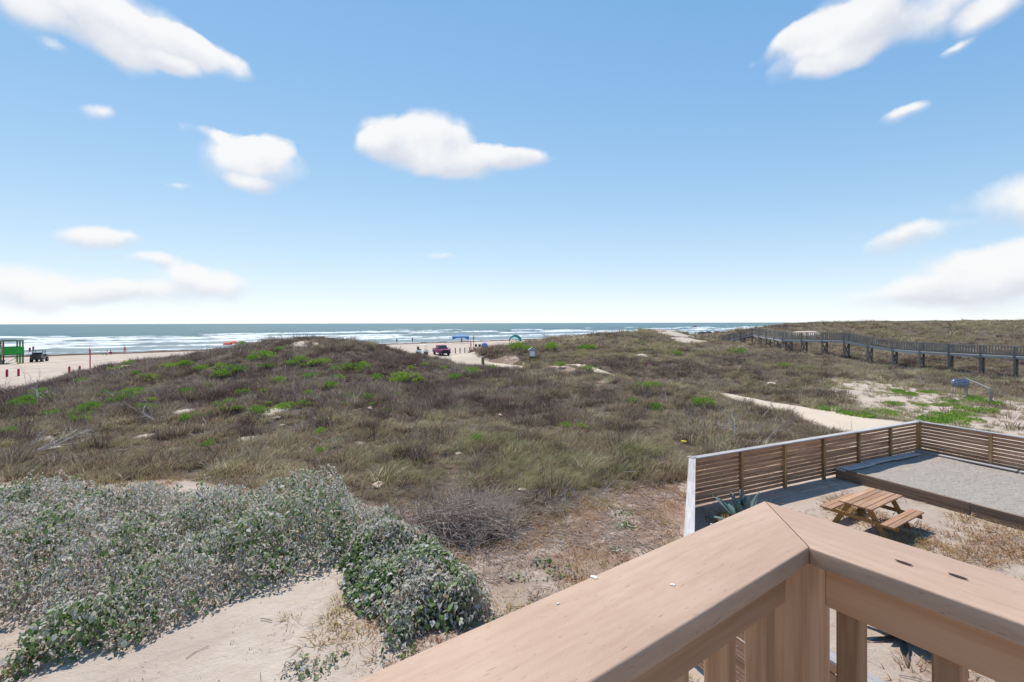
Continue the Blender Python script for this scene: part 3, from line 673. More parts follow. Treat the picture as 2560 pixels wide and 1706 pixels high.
def scatter(name, coll, P, rz, sc, label, cat, tilt=None):
    n = len(P); me = bpy.data.meshes.new(name); me.vertices.add(n); me.vertices.foreach_set('co', np.asarray(P, np.float32).ravel())
    r = np.random.default_rng(len(P))
    rot = np.zeros((n, 3), np.float32); rot[:, 2] = rz
    if tilt is not None: rot[:, :2] = tilt
    a = me.attributes.new('rot', 'FLOAT_VECTOR', 'POINT'); a.data.foreach_set('vector', rot.ravel())
    a = me.attributes.new('scl', 'FLOAT_VECTOR', 'POINT'); a.data.foreach_set('vector', np.asarray(sc, np.float32).ravel())
    a = me.attributes.new('pick', 'INT', 'POINT'); a.data.foreach_set('value', r.integers(0, len(coll.objects), n).astype(np.int32))
    o = mesh_obj(name, me, list(coll.objects)[0].data.materials[0])
    g = bpy.data.node_groups.new(name + '_scatter', 'GeometryNodeTree')
    g.interface.new_socket('Geometry', in_out='INPUT', socket_type='NodeSocketGeometry'); g.interface.new_socket('Geometry', in_out='OUTPUT', socket_type='NodeSocketGeometry')
    N = g.nodes; L = g.links
    gi = N.new('NodeGroupInput'); go = N.new('NodeGroupOutput'); ip = N.new('GeometryNodeInstanceOnPoints'); ci = N.new('GeometryNodeCollectionInfo')
    ci.inputs['Collection'].default_value = coll; ci.inputs['Separate Children'].default_value = True; ci.inputs['Reset Children'].default_value = True
    def na(nm, dt):
        q = N.new('GeometryNodeInputNamedAttribute'); q.data_type = dt; q.inputs['Name'].default_value = nm; return q.outputs['Attribute']
    m2p = N.new('GeometryNodeMeshToPoints'); L.new(gi.outputs[0], m2p.inputs[0])
    L.new(m2p.outputs[0], ip.inputs['Points']); L.new(ci.outputs[0], ip.inputs['Instance']); ip.inputs['Pick Instance'].default_value = True
    L.new(na('pick', 'INT'), ip.inputs['Instance Index'])
    L.new(na('rot', 'FLOAT_VECTOR'), ip.inputs['Rotation']); L.new(na('scl', 'FLOAT_VECTOR'), ip.inputs['Scale']); L.new(ip.outputs[0], go.inputs[0])
    md = o.modifiers.new('scatter', 'NODES'); md.node_group = g
    return tag(o, label, cat, kind='stuff')

def sample_field(n, y0, y1, rng, k=1.22):
    """points evenly spread over the wedge of land in front of the house"""
    y = np.sqrt(rng.uniform(y0 * y0, y1 * y1, n)); x = rng.uniform(-1.1036 * k, 1.1036 * k, n) * y
    return x, y
def build_brush():
    rng = np.random.default_rng(12)
    brush = protos('brush', M['brush'], [dict(n=40, h=.37, spread=.34, lean=(.14, -.02), width=.019, seed=s, droop=.35) for s in range(5)])
    heath = protos('heath', M['heath'], [dict(n=52, h=.36, spread=.42, lean=(.06, 0), width=.021, seed=20 + s, droop=.15, hv=.6) for s in range(5)])
    grass = protos('grass', M['grass'], [dict(n=36, h=.43, spread=.30, lean=(.25, -.03), width=.016, seed=40 + s, droop=.30) for s in range(5)])
    fbrush = protos('far_brush', M['brush'], [dict(n=40, h=.55, spread=.75, lean=(.12, -.02), width=.045, seed=60 + s, droop=.3) for s in range(4)])
    fheath = protos('far_heath', M['heath'], [dict(n=40, h=.55, spread=.75, lean=(.06, 0), width=.045, seed=70 + s, droop=.2) for s in range(4)])
    fgrass = protos('far_grass', M['grass'], [dict(n=36, h=.6, spread=.6, lean=(.22, -.02), width=.04, seed=80 + s, droop=.3) for s in range(4)])
    for nm, cands, (cb, ch, cg) in (('near', [(32000, 12.5, 34), (52000, 34, 62)], (brush, heath, grass)), ('far', [(30000, 60, 135)], (fbrush, fheath, fgrass))):
        xs, ys = [], []
        for n, a, b in cands:
            x, y = sample_field(n, a, b, rng); xs.append(x); ys.append(y)
        x = np.concatenate(xs); y = np.concatenate(ys)
        dens = veg_mask(x, y) * (1 - np.clip(sand_scar(x, y) * 1.5, 0, 1))
        gap = fbm(x * .55, y * .55, 301, 3)
        keep = rng.uniform(0, 1, len(x)) < dens * np.where(gap < .38, .25, 1.0)
        x, y = x[keep], y[keep]; gap = gap[keep]
        u = SN[0] * x + SN[1] * y; v = SV[0] * x + SV[1] * y
        left = sstep(30, 12, v + 6 * (fbm(x * .12, y * .12, 305) - .5)) * sstep(24, 29, y)        # the darker heath of the left dune
        gr = fbm(x * .11, y * .11, 311, 4) + .05 * (y < 19) * (x < -4) + .05 * (x > 20)
        r = rng.uniform(0, 1, len(x))
        patch = sstep(.50, .60, fbm(x * .13, y * .13, 315, 3)) * sstep(24, 34, y)
        kind = np.where(r < np.clip(.10 + .80 * left + .55 * patch, 0, .92), 1, 0)
        kind = np.where((gr > .59) & (rng.uniform(0, 1, len(x)) < .55) & (kind == 0), 2, kind)
        kind = np.where((rng.uniform(0, 1, len(x)) < .05), 2, kind)
        z = HT(x, y)
        lump = .22 + 2.0 * fbm(x * .95, y * .95, 321, 3) ** 1.6
        s = rng.uniform(.65, 1.15, len(x)) * lump
        sc = np.stack([s, s, s * rng.uniform(.75, 1.15, len(x))], 1)
        P = np.stack([x, y, z], 1); rz = rng.normal(0, .55, len(x)); tl = rng.normal(0, .12, (len(x), 2))
        for k, coll, name, lab, cat in ((0, cb, 'dry_brush', 'low dry brown brush covering the dunes', 'brush'), (1, ch, 'heath', 'dark purple brown heath on the left dune', 'brush'), (2, cg, 'dune_grass', 'olive green dune grass bent by the wind', 'grass')):
            q = kind == k
            if nm == 'far': lab = lab.replace('on the left dune', 'on the farther dunes').replace('covering the dunes', 'covering the distant dunes').replace('olive green dune grass', 'far olive green dune grass')
            rr = rz[q] if k != 1 else rng.uniform(0, 6.28, q.sum())
            scatter(name, coll, P[q], rr, sc[q], lab, cat, tl[q])
    cx, cy = sample_field(1500, 17, 60, rng); v = SV[0] * cx + SV[1] * cy
    ok = (veg_mask(cx, cy) > .8) & (rng.uniform(0, 1, len(cx)) < np.where(v < 32, .62, .22)); cx, cy = cx[ok], cy[ok]
    x = np.repeat(cx, 7) + rng.normal(0, .28, len(cx) * 7); y = np.repeat(cy, 7) + rng.normal(0, .28, len(cx) * 7); s_ = np.repeat(rng.uniform(.9, 1.7, len(cx)), 7) * rng.uniform(.7, 1.1, len(cx) * 7)
    scatter('woody_scrub', heath, np.stack([x, y, HT(x, y)], 1), rng.uniform(0, 6.28, len(x)), np.stack([s_ * .85, s_ * .85, s_ * 1.1], 1), 'rounded dark woody scrub bushes dotted over the dunes', 'scrub')
    twigs = protos('dead_twigs', M['pale_twig'], [dict(n=9, h=.75, spread=.75, lean=(.15, 0), width=.016, seed=110 + k, droop=.1, hv=.6) for k in range(5)])
    x, y = sample_field(5200, 17, 58, rng); v = SV[0] * x + SV[1] * y
    ok = (veg_mask(x, y) > .7) & (rng.uniform(0, 1, len(x)) < np.where(v < 30, .42, .16) * (fbm(x * .25, y * .25, 361, 3) > .45))
    x, y = x[ok], y[ok]; s_ = rng.uniform(.5, 1.3, len(x))
    scatter('dead_twigs', twigs, np.stack([x, y, HT(x, y)], 1), rng.uniform(0, 6.28, len(x)), np.stack([s_, s_, s_ * .9], 1), 'pale dead twigs sticking out of the dune brush', 'twigs', rng.normal(0, .25, (len(x), 2)))
    sprig = protos('sprig', M['sprig'], [dict(n=16, h=.09, spread=.12, lean=(.02, 0), width=.010, seed=120 + k, droop=.4) for k in range(4)])
    x, y = sample_field(5000, 6.2, 15.5, rng, 1.15); pat = fbm(x * .9, y * .9, 371, 4); yd = poly_dist(x, y, YARD)
    ok = (yd > .3) & (rng.uniform(0, 1, len(x)) < np.where(x > -2.5, .85, np.where(x > -5, .5, .12))) & (pat > np.where(x > -2.5, .38, .47)); x, y = x[ok], y[ok]; s_ = rng.uniform(.4, 1.5, len(x))
    scatter('dead_sprigs', sprig, np.stack([x, y, HT(x, y)], 1), rng.uniform(0, 6.28, len(x)), np.stack([s_, s_, s_], 1), 'tiny dark dead sprigs poking out of the sand', 'sprigs')
    # sparse sprigs, straw and small weeds on bare sand
    straw = protos('straw', M['straw'], [dict(n=30, h=.17, spread=.26, lean=(.04, 0), width=.015, seed=90 + s, droop=.5) for s in range(4)])
    x, y = sample_field(13000, 6.0, 20, rng, 1.3)
    yd = poly_dist(x, y, YARD); f = front_line(x) - y
    pat = fbm(x * .7, y * .7, 331, 4)
    ok = ((yd < -.3) & (pat > np.where((x > 9.5) & (y < 12.5), .43, .50))) | ((yd > .3) & (f > -1) & (f < 7) & (x > -3.5) & (pat > .40)) | ((yd > .3) & (x < -2) & (pat > .64))
    pit = poly_dist(x, y, np.array([(11.4, 16.6), FB, FC, (17.3, 3.6)])) < .2
    ok &= ~pit & (rng.uniform(0, 1, len(x)) < .75)
    x, y = x[ok], y[ok]; s = rng.uniform(.5, 1.5, len(x)) * np.where(poly_dist(x, y, YARD) < 0, 1.35, 1.0)
    scatter('dry_grass', straw, np.stack([x, y, HT(x, y)], 1), rng.uniform(0, 6.28, len(x)), np.stack([s, s, s * .9], 1), 'short tufts of dry straw coloured grass on the sand', 'grass')
    # pale grass on the sandy patch by the path
    x = rng.uniform(19, 37, 3500); y = rng.uniform(19, 39, 3500)
    ok = (poly_dist(x, y, SANDY) < .8) & (fbm(x * .6, y * .6, 341, 3) > .47) & (path_dist(x, y) > .2)
    x, y = x[ok], y[ok]; s = rng.uniform(.25, .6, len(x))
    scatter('low_grass', grass, np.stack([x, y, HT(x, y)], 1), rng.uniform(0, 6.28, len(x)), np.stack([s * 1.4, s * 1.4, s], 1), 'short pale green grass on the sandy clearing', 'grass')
build_brush()

def litter():
    """broken twigs and stalks lying on the sand"""
    rng = np.random.default_rng(77); V = []; Fs = []; n = 0
    x, y = sample_field(6500, 6.0, 19, rng, 1.25); x2 = rng.uniform(-3.2, 5.2, 5200); y2 = rng.uniform(8.6, 16.5, 5200); x = np.concatenate([x, x2]); y = np.concatenate([y, y2])
    yd = poly_dist(x, y, YARD); f = front_line(x) - y; pat = fbm(x * .6, y * .6, 351, 3)
    ok = ((yd < -.2) & (pat > .42)) | ((yd > .2) & (f > -1) & (x > -3.8) & (pat > .40)) | ((yd > .2) & (x <= -3.8) & (rng.uniform(0, 1, len(x)) < .10))
    x, y = x[ok], y[ok]
    a = rng.uniform(0, np.pi, len(x)); L = np.minimum(rng.gamma(2.0, .05, len(x)) + .03, .28); w = rng.uniform(.003, .009, len(x)); bend = rng.normal(0, .25, len(x))
    pts = []
    for t in (-1, 0, 1):
        px = x + np.cos(a) * L * t - np.sin(a) * bend * L * (1 - t * t); py = y + np.sin(a) * L * t + np.cos(a) * bend * L * (1 - t * t)
        pz = HT(px, py) + .012 + rng.uniform(0, .03, len(x))
        pts.append(np.stack([px, py, pz], 1))
    nrm = np.stack([-np.sin(a), np.cos(a), 0 * a], 1) * w[:, None]; up = np.stack([0 * a, 0 * a, w * 1.6], 1)
    ring = []
    for p in pts: ring += [p - nrm, p + nrm, p + up]
    Vt = np.stack(ring, 1); o = np.arange(len(x))[:, None] * 9
    q = []
    for k in range(2):
        for j in range(3): q.append(o + np.array([[3 * k + j, 3 * k + (j + 1) % 3, 3 * k + 3 + (j + 1) % 3, 3 * k + 3 + j]]))
    me = np_mesh('twig_litter', Vt.reshape(-1, 3), [np.concatenate(q, 0)], False)
    tag(mesh_obj('twig_litter', me, M['twig']), 'small broken twigs lying about on the sand', 'twigs', kind='stuff')
litter()

# ------------------------------------------------------------------ deck railing (camera stands on this deck)
D1 = Vector((0.819, 0.574, 0)); D2 = Vector((0.574, -0.819, 0)); CT = HC - 0.45       # along the rails, cap top height
OUT = Vector((0.641, 1.172, 0)); INN = Vector((0.590, 0.930, 0)); CEN = (OUT + INN) / 2
def build_railing():
    root = empty('deck_railing', (CEN.x, CEN.y, 3.98), 0, 'tan painted deck railing with wide flat cap and square balusters', 'railing')
    w = 0.175; t = 0.036
    def loc(p, z): return Vector((p.x - CEN.x, p.y - CEN.y, z - 3.98))
    for nm, d, L in (('cap_board', -D1, 3.6), ('cap_board', D2, 2.6)):
        # board in its own frame: x along the rail away from the corner, mitred start, rounded edges
        side = Vector((-d.y, d.x, 0)); outer = (OUT - CEN).dot(side); sg = 1 if outer > 0 else -1
        r = .0045; g = .0018
        prof = []
        for (cy, cz, a0) in ((w / 2 - r, -r, 90), (w / 2 - r, -t + r, 0), (-w / 2 + r, -t + r, -90), (-w / 2 + r, -r, 180)):
            for k in range(5):
                a = R(a0 - 90 * k / 4) if False else R(a0 - k * 22.5)
                prof.append((cy + r * math.cos(a), cz + r * math.sin(a)))
        nP = len(prof); vs = []; fs = []
        xs = [None] + [L * k / 10 for k in range(1, 11)]
        for x in xs:
            for (yy, zz) in prof:
                xx = (-sg * yy + g) if x is None else x
                vs.append((xx, yy, zz))
        for i in range(len(xs) - 1):
            for j in range(nP): fs.append((i * nP + j, i * nP + (j + 1) % nP, (i + 1) * nP + (j + 1) % nP, (i + 1) * nP + j))
        fs += [tuple(range(nP)), tuple((len(xs) - 1) * nP + j for j in reversed(range(nP)))]
        mb = MB().add(vs, fs); o = mb.build(nm, M['cap'], root, smooth=True)
        o.data.set_sharp_from_angle(angle=R(50))
        o.location = loc(CEN, CT); o.rotation_euler = (0, 0, math.atan2(d.y, d.x))
        # rail under the cap
        o2 = MB().box((L / 2 + .05, 0, 0), (L - .1, .038, .088)).build('top_rail', M['rail_x'], root, bevel=.003)
        inn = -sg * .030
        o2.location = loc(CEN + side * inn, CT - t - .046); o2.rotation_euler = (0, 0, math.atan2(d.y, d.x))
        o3 = MB().box((L / 2 + .05, 0, 0), (L - .1, .038, .088)).build('bottom_rail', M['rail_x'], root, bevel=.003)
        o3.location = loc(CEN + side * inn, 4.12); o3.rotation_euler = (0, 0, math.atan2(d.y, d.x))
    post = MB().box((0, 0, (CT - .037 - 3.98) / 2), (.125, .125, CT - .037 - 3.98)).build('corner_post', M['rail'], root, bevel=.004)
    post.rotation_euler = (0, 0, math.atan2(D1.y, D1.x)); post.location = (0.004, -.004, 0)
    b0 = None
    for d, n, off in ((-D1, 22, -1), (D2, 16, 1)):
        for k in range(n):
            s = .134 + .147 * k
            side = Vector((-d.y, d.x, 0))
            if b0 is None:
                b0 = MB().box((0, 0, 0), (.040, .044, .90)).build('baluster', M['rail'], root, bevel=.003); o = b0
            else: o = b0.copy(); COL.objects.link(o)
            p = CEN + d * s
            o.parent = root; o.location = loc(p + side * (.012 if d is not D2 else -.012), CT - .038 - .46); o.rotation_euler = (0, 0, math.atan2(d.y, d.x))
    # marks on the caps
    rng = random.Random(4)
    for px, py, s in [(1484, 1444, .007), (1680, 1463, .005), (1393, 1510, .003), (1778, 1312, .004)]:
        p = at(px, py, CT); mb = MB(); n = 9
        vs = [(math.cos(6.283 * k / n) * s * rng.uniform(.5, 1.2), math.sin(6.283 * k / n) * s * rng.uniform(.4, 1), 0) for k in range(n)]
        mb.add([(0, 0, .0012)] + vs, [(0, 1 + k, 1 + (k + 1) % n) for k in range(n)])
        o = mb.build('white_mark', M['dropping'], root); o.location = loc(p, CT + .0012)
    for px, py, s in [(2258, 1409, .011), (2393, 1443, .011)]:
        p = at(px, py, CT); mb = MB(); n = 12
        vs = [(math.cos(6.283 * k / n) * s * 1.25, math.sin(6.283 * k / n) * s * .34, .0015) for k in range(n)] + [(math.cos(6.283 * k / n) * s * .8, math.sin(6.283 * k / n) * s * .2, .0004) for k in range(n)]
        mb.add(vs, [(k, (k + 1) % n, n + (k + 1) % n, n + k) for k in range(n)] + [tuple(range(n, 2 * n))])
        o = mb.build('knot_hole', M['hole'], root); o.location = loc(p, CT + .0006); o.rotation_euler = (0, 0, math.atan2(D2.y, D2.x))
    # deck the railing stands on
    deck = empty('deck', (CEN.x, CEN.y, 0), 0, 'raised wooden deck on posts below the tan railing', 'deck')
    a = math.atan2(D1.y, D1.x)
    for k in range(18):
        o = MB().box((0, 0, 0), (3.7, .136, .034)).build('floor_board', M['deck'], deck, bevel=.003) if k == 0 else None
        if k == 0: fb = o
        else: o = fb.copy(); COL.objects.link(o); o.parent = deck
        p = -D1 * 1.77 + D2 * (.02 + .14 * k); o.location = (p.x, p.y, 3.963); o.rotation_euler = (0, 0, a)
    for q in (D1 * -.1 + D2 * .1, D1 * -3.4 + D2 * .1, D1 * -.1 + D2 * 2.3, D1 * -3.4 + D2 * 2.3):
        o = MB().box((0, 0, 1.85), (.14, .14, 3.9)).build('support_post', M['rail'], deck, bevel=.004); o.location = (q.x, q.y, 0); o.rotation_euler = (0, 0, a)
M['rail_x'] = m_wood('painted_rail_wood_long', (0.41, 0.225, 0.125), (0.55, 0.335, 0.205), 'X', scale=1.4, rough=.6, grey=(0.50, 0.28, 0.16), bmp=.3)
build_railing()

# ------------------------------------------------------------------ slatted fence round the yard
FENCE_TOP = 1.5
def build_fence():
    root = empty('slat_fence', (FA[0], FA[1], 0), 0, 'brown horizontal slat fence with grey cap around the sandy yard', 'fence')
    o0 = Vector((FA[0], FA[1], 0))
    slat_cache = {}
    rng = random.Random(8)
    def run(a, b, n, inward, curb_z=0.0, last_post=True):
        a, b = Vector((*a, 0)), Vector((*b, 0)); d = (b - a); L = d.length; d /= L; nrm = Vector((-d.y, d.x, 0)) * inward
        rz = math.atan2(d.y, d.x); bay = L / n
        for k in range(n + (1 if last_post else 0)):
            p = a + d * bay * k - o0
            pp = MB().box((0, 0, (FENCE_TOP - .045) / 2 - .1), (.095, .095, FENCE_TOP - .045 + .2)).build('post', M['fence_post'], root, bevel=.004) if 'p' not in slat_cache else None
            if pp is None: pp = slat_cache['p'].copy(); COL.objects.link(pp); pp.parent = root
            else: slat_cache['p'] = pp
            q = p + nrm * .045; pp.location = (q.x, q.y, 0); pp.rotation_euler = (0, 0, rz)
        key = round(bay, 2)
        for k in range(n):
            for j in range(11):
                if key not in slat_cache:
                    o = MB().box((0, 0, 0), (bay - .006, .022, .107)).build('slat', M['fence'], root, bevel=.003); slat_cache[key] = o
                else: o = slat_cache[key].copy(); COL.objects.link(o); o.parent = root
                p = a + d * bay * (k + .5) - o0 - nrm * .017
                o.location = (p.x, p.y, FENCE_TOP - .045 - .066 - j * .128 + rng.uniform(-.009, .009)); o.rotation_euler = (rng.uniform(-.05, .05), rng.uniform(-.006, .006), rz)
        # flat cap, one board for every second bay
        k = 0
        while k < n:
            m = min(2, n - k); c = a + d * bay * (k + m / 2) - o0 + nrm * .02
            o = MB().box((0, 0, 0), (bay * m - .004, .19, .038)).build('cap_board', M['grey_board'], root, bevel=.004)
            o.location = (c.x, c.y, FENCE_TOP - .018); o.rotation_euler = (0, 0, rz); k += m
    run(FA, FB, 6, -1); run(FB, FC, 6, -1)
    run(FR, FA, 3, -1, last_post=False); run(FR, FE, 3, 1)
    for (p, rz) in ((FA, R(45)), (FB, R(-20)), (FR, R(0))):
        o = MB().box((0, 0, 0), (.21, .21, .03)).build('corner_cap', M['grey_board'], root, bevel=.003); o.location = (p[0] - FA[0], p[1] - FA[1], FENCE_TOP + .004); o.rotation_euler = (0, 0, rz)
build_fence()

def build_sandpit():
    c0 = np.array([11.45, 16.45]); d = FD
    e = c0 + d * 14.5
    root = empty('sandbox_border', (c0[0], c0[1], 0), 0, 'low wooden board border of the raised sandbox inside the fence', 'sandbox')
    rz = math.atan2(d[1], d[0]); Hh = .33
    for k in range(4):
        for j in range(2):
            o = MB().box((0, 0, 0), (3.6, .045, .160)).build('side_board', M['curb'], root, bevel=.004)
            p = d * (1.82 + 3.61 * k); o.location = (p[0], p[1], .081 + j * .165 - .005); o.rotation_euler = (0, 0, rz)
        o = MB().box((0, 0, 0), (3.6, .10, .03)).build('top_board', M['curb'], root, bevel=.004); p = d * (1.82 + 3.61 * k)
        o.location = (p[0] + .03, p[1] + .012, Hh + .010); o.rotation_euler = (0, 0, rz)
    # edge boards lying along the fence
    fd = (FB - FA) / np.linalg.norm(FB - FA); fn = np.array([fd[1], -fd[0]])
    t0 = (c0 - FA) @ fd; L = np.linalg.norm(FB - FA)
    z = Hh
    a = FA + fd * t0 + fn * .26
    for s0, s1, off, dz in ((-.05, 1.75, 0.02, .0), (1.5, 3.1, .0, .03), (3.0, 4.75, .02, .02)):
        m = a + fd * (s0 + s1) / 2 + fn * off
        o = MB().box((0, 0, 0), (s1 - s0, .30, .045)).build('edge_board', M['grey_board'], root, bevel=.004)
        o.location = (m[0] - c0[0], m[1] - c0[1], z + dz); o.rotation_euler = (0, 0, math.atan2(fd[1], fd[0]))
    s = FB + FD * 1.0 - fd * .2
    for k in range(3):
        m = FB + FD * (1.2 + 3.5 * k) - fd * .22
        o = MB().box((0, 0, 0), (3.45, .24, .045)).build('edge_board', M['grey_board'], root, bevel=.004)
        o.location = (m[0] - c0[0], m[1] - c0[1], z + .01); o.rotation_euler = (0, 0, rz)
    # sand fill
    n = 60; A = c0 + np.array([.03, .01]); B = FB + np.array([-.05, -.05]); C = FC; Dd = e
    s = np.linspace(0, 1, n); S, T = np.meshgrid(s, s)
    X = (A[0] * (1 - S) + B[0] * S) * (1 - T) + (Dd[0] * (1 - S) + C[0] * S) * T
    Y = (A[1] * (1 - S) + B[1] * S) * (1 - T) + (Dd[1] * (1 - S) + C[1] * S) * T
    Z = .27 + .10 * (fbm(X * .8, Y * .8, 401, 4) - .5)
    i = np.arange(n - 1)[None, :] + np.arange(n - 1)[:, None] * n
    me = np_mesh('sandbox_sand', np.stack([X, Y, Z], -1).reshape(-1, 3), [np.stack([i, i + 1, i + n + 1, i + n], -1).reshape(-1, 4)])
    tag(mesh_obj('sandbox_sand', me, M['sandpit']), 'grey raked sand filling the sandbox', 'sand', kind='structure')
build_sandpit()

def build_table():
    root = empty('picnic_table', (9.69, 12.54, 0), math.atan2(.517, .857), 'brown wooden picnic table with two attached benches in the yard', 'picnic table')
    def board(nm, c, size, m, rx=0): 
        o = MB().box((0, 0, 0), size).build(nm, m, root, bevel=.004); o.location = c; o.rotation_euler = (rx, 0, 0); return o
    for k in range(5): board('tabletop_board', (random.Random(k).uniform(-.01, .01), -.30 + .15 * k, .735 + (.004 if k % 2 else 0)), (1.86, .139, .038), M['table_top'])
    for s in (-1, 1):
        for k in range(2): board('seat_board', (0, s * (.62 + .15 * k), .445), (1.86, .139, .038), M['table_top'])
    for x in (-.68, .68):
        def beam(nm, a, b, w, h): return MB().beam(a, b, w, h, up=(1, 0, 0)).build(nm, M['table_leg'], root, bevel=.003)
        for s in (-1, 1): beam('leg', (x, s * .20, .715), (x, s * .60, -.02), .12, .038)
        e = .041 if x > 0 else -.041
        beam('seat_support', (x + e, -.86, .375), (x + e, .86, .375), .095, .038)
        beam('top_support', (x + e, -.33, .69), (x + e, .33, .69), .07, .038)
        q = 1 if x > 0 else -1
        MB().beam((x - q * .03, 0, .38), (q * .12, 0, .70), .06, .038).build('brace', M['table_leg'], root, bevel=.003)
build_table()

# ------------------------------------------------------------------ agaves
def agave(name, loc, n, L, label, mat, seed, flat=0.0, dry=0):
    root = empty(name, loc, 0, label, 'plant'); rng = random.Random(seed)
    for k in range(n):
        t = k / n; az = k * 2.39996 + rng.uniform(-.2, .2); el = R(88 - 66 * t ** .8 - flat * t) + rng.uniform(-.08, .08); ln = L * rng.uniform(.8, 1.1) * (.85 + .25 * t)
        isdry = k >= n - dry
        vs = []; K = 7; prof = [.052, .066, .082, .086, .074, .045, .004]
        fs = []
        if isdry: el = R(rng.uniform(-5, 20))
        for i in range(K):
            s = i / (K - 1); e = el + (.30 if not isdry else -.7) * (s ** 2) * (1 if t > .3 else .15)
            r_ = ln * s; x = r_ * math.cos(el) + (ln * .0); z = r_ * math.sin(el) - (ln * .22 * s * s if t > .45 else 0) * (1 if not isdry else .6)
            w = prof[i] * L / .9 * (1 if not isdry else .55)
            for j, yy in enumerate((-1, 0, 1)):
                vs.append((x * math.cos(az) - yy * w * math.sin(az) + (0.02 if j == 1 else .0) * math.cos(az) * math.sin(el) * 1.5, x * math.sin(az) + yy * w * math.cos(az) + (.02 if j == 1 else 0) * math.sin(az) * math.sin(el) * 1.5, max(.01, z + .06 - (.028 if j == 1 else 0))))
        for i in range(K - 1):
            for j in range(2): fs.append((i * 3 + j, i * 3 + j + 1, i * 3 + 4 + j, i * 3 + 3 + j))
        o = MB().add(vs, fs).build('leaf', M['agave_dry'] if isdry else mat, root, smooth=True)
        md = o.modifiers.new('thick', 'SOLIDIFY'); md.thickness = .012
    return root
agave('agave', (6.15, 12.35, 0), 20, 1.12, 'large blue green agave in the fence corner behind the railing', M['agave'], 2)
agave('agave', (6.75, 8.05, 0), 26, .85, 'shade-darkened drooping agave with dry lower leaves below the railing', M['agave_dark'], 7, 18, 8)

# ------------------------------------------------------------------ foreground shrubs
def shrub(name, poly, hmax, nleaf, leaf, label, seed, dry=.25, group=None):
    """sprawling shrub: leaves through the top layer of a lumpy mound over the footprint"""
    rng = np.random.default_rng(seed); poly = np.array(poly)
    mn, mx = poly.min(0) - .3, poly.max(0) + .3
    c = poly.mean(0)
    X = rng.uniform(mn[0], mx[0], nleaf * 5); Y = rng.uniform(mn[1], mx[1], nleaf * 5)
    wob = (fbm(X * .9, Y * .9, seed, 3) - .5) * min(.9, .35 * float((mx - mn).min() - .6))
    d = -poly_dist(X, Y, poly) + wob
    ok = (d > -.05) & (rng.uniform(0, 1, len(d)) < .25 + 1.6 * np.clip(d, 0, .6)); X, Y, d = X[ok][:nleaf], Y[ok][:nleaf], d[ok][:nleaf]; n = len(X)
    lump = .30 + 1.5 * fbm(X * .8, Y * .8, seed + 5, 3) * (.45 + 1.0 * fbm(X * 2.4, Y * 2.4, seed + 9, 2))
    Hh = hmax * np.sqrt(np.clip((d + .1) / 1.5, .02, 1)) * lump
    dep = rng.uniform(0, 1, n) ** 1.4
    Z0 = HT(X, Y); Z = Z0 + np.maximum(.03, Hh * (1 - .85 * dep))
    # leaf frames: stalk side up, blade hanging outwards/downwards
    az = rng.uniform(0, 2 * np.pi, n) ; 
    gx = (X - c[0]); gy = (Y - c[1])
    pitch = rng.normal(-.7, .5, n)
    fwd = np.stack([np.cos(az) * np.cos(pitch), np.sin(az) * np.cos(pitch), np.sin(pitch)], 1)
    side = np.stack([-np.sin(az), np.cos(az), rng.normal(0, .35, n)], 1); side /= np.linalg.norm(side, axis=1)[:, None]
    up = np.cross(fwd, side)
    isdry = (.5 + .75 * (fbm(X * 1.1, Y * 1.1, seed + 13, 3) - .5) + rng.normal(0, .13, n)) > (.72 - dry * .6)
    S = leaf * rng.uniform(.4, 1.35, n) * np.where(isdry, .85, 1); W = S * np.where(isdry, .17, .38); cup = S * rng.uniform(.05, .28, n) * np.where(isdry, 2.0, 1)
    P = np.stack([X, Y, Z], 1)
    def pt(a, b, h): return P + fwd * (S * a)[:, None] + side * (W * b)[:, None] + up * (cup * h)[:, None]
    V = np.stack([pt(0, 0, 0), pt(.38, 1, .9), pt(.45, 0, -.15), pt(.38, -1, .9), pt(.75, .55, .3), pt(.75, -.55, .3), pt(1.0, 0, -.9)], 1)
    tint = np.where(isdry, rng.uniform(.54, .96, n), rng.uniform(0, .46, n) + (1 - dep) * .10)  # green leaves get paler towards the top, back-light put into the tint
    tint = np.where((~isdry) & (rng.uniform(0, 1, n) < .10 + dry * .2), rng.uniform(.54, .84, n), tint)
    o = np.arange(n)[:, None] * 7
    T = np.concatenate([o + np.array([[0, 2, 1]]), o + np.array([[0, 3, 2]]), o + np.array([[4, 1, 2]]), o + np.array([[2, 3, 5]]), o + np.array([[4, 2, 6]]), o + np.array([[2, 5, 6]])], 0)
    me = np_mesh('foliage', V.reshape(-1, 3), [T], False, {'tint': np.repeat(tint, 7)})
    root = empty(name, (c[0], c[1], H1(c[0], c[1])), 0, label, 'shrub', group)
    f = mesh_obj('foliage', me, M['leaf'], root); f.matrix_parent_inverse = Matrix.Translation(-root.location)
    # stems
    r2 = random.Random(seed); mb = MB(); k = 0
    for i in range(min(220, n // 18)):
        q = r2.randrange(n); x0, y0 = X[q] + r2.uniform(-.35, .35), Y[q] + r2.uniform(-.35, .35)
        a = Vector((x0, y0, H1(x0, y0) - .03)); b = Vector((X[q], Y[q], Z[q])); m_ = (a + b) / 2 + Vector((r2.uniform(-.08, .08), r2.uniform(-.08, .08), .05))
        mb.tube([a, m_, b], [.009, .007, .004], 4)
    s = mb.build('stems', M['twig'], root); s.matrix_parent_inverse = Matrix.Translation(-root.location); tag(s, kind='stuff')
    return root
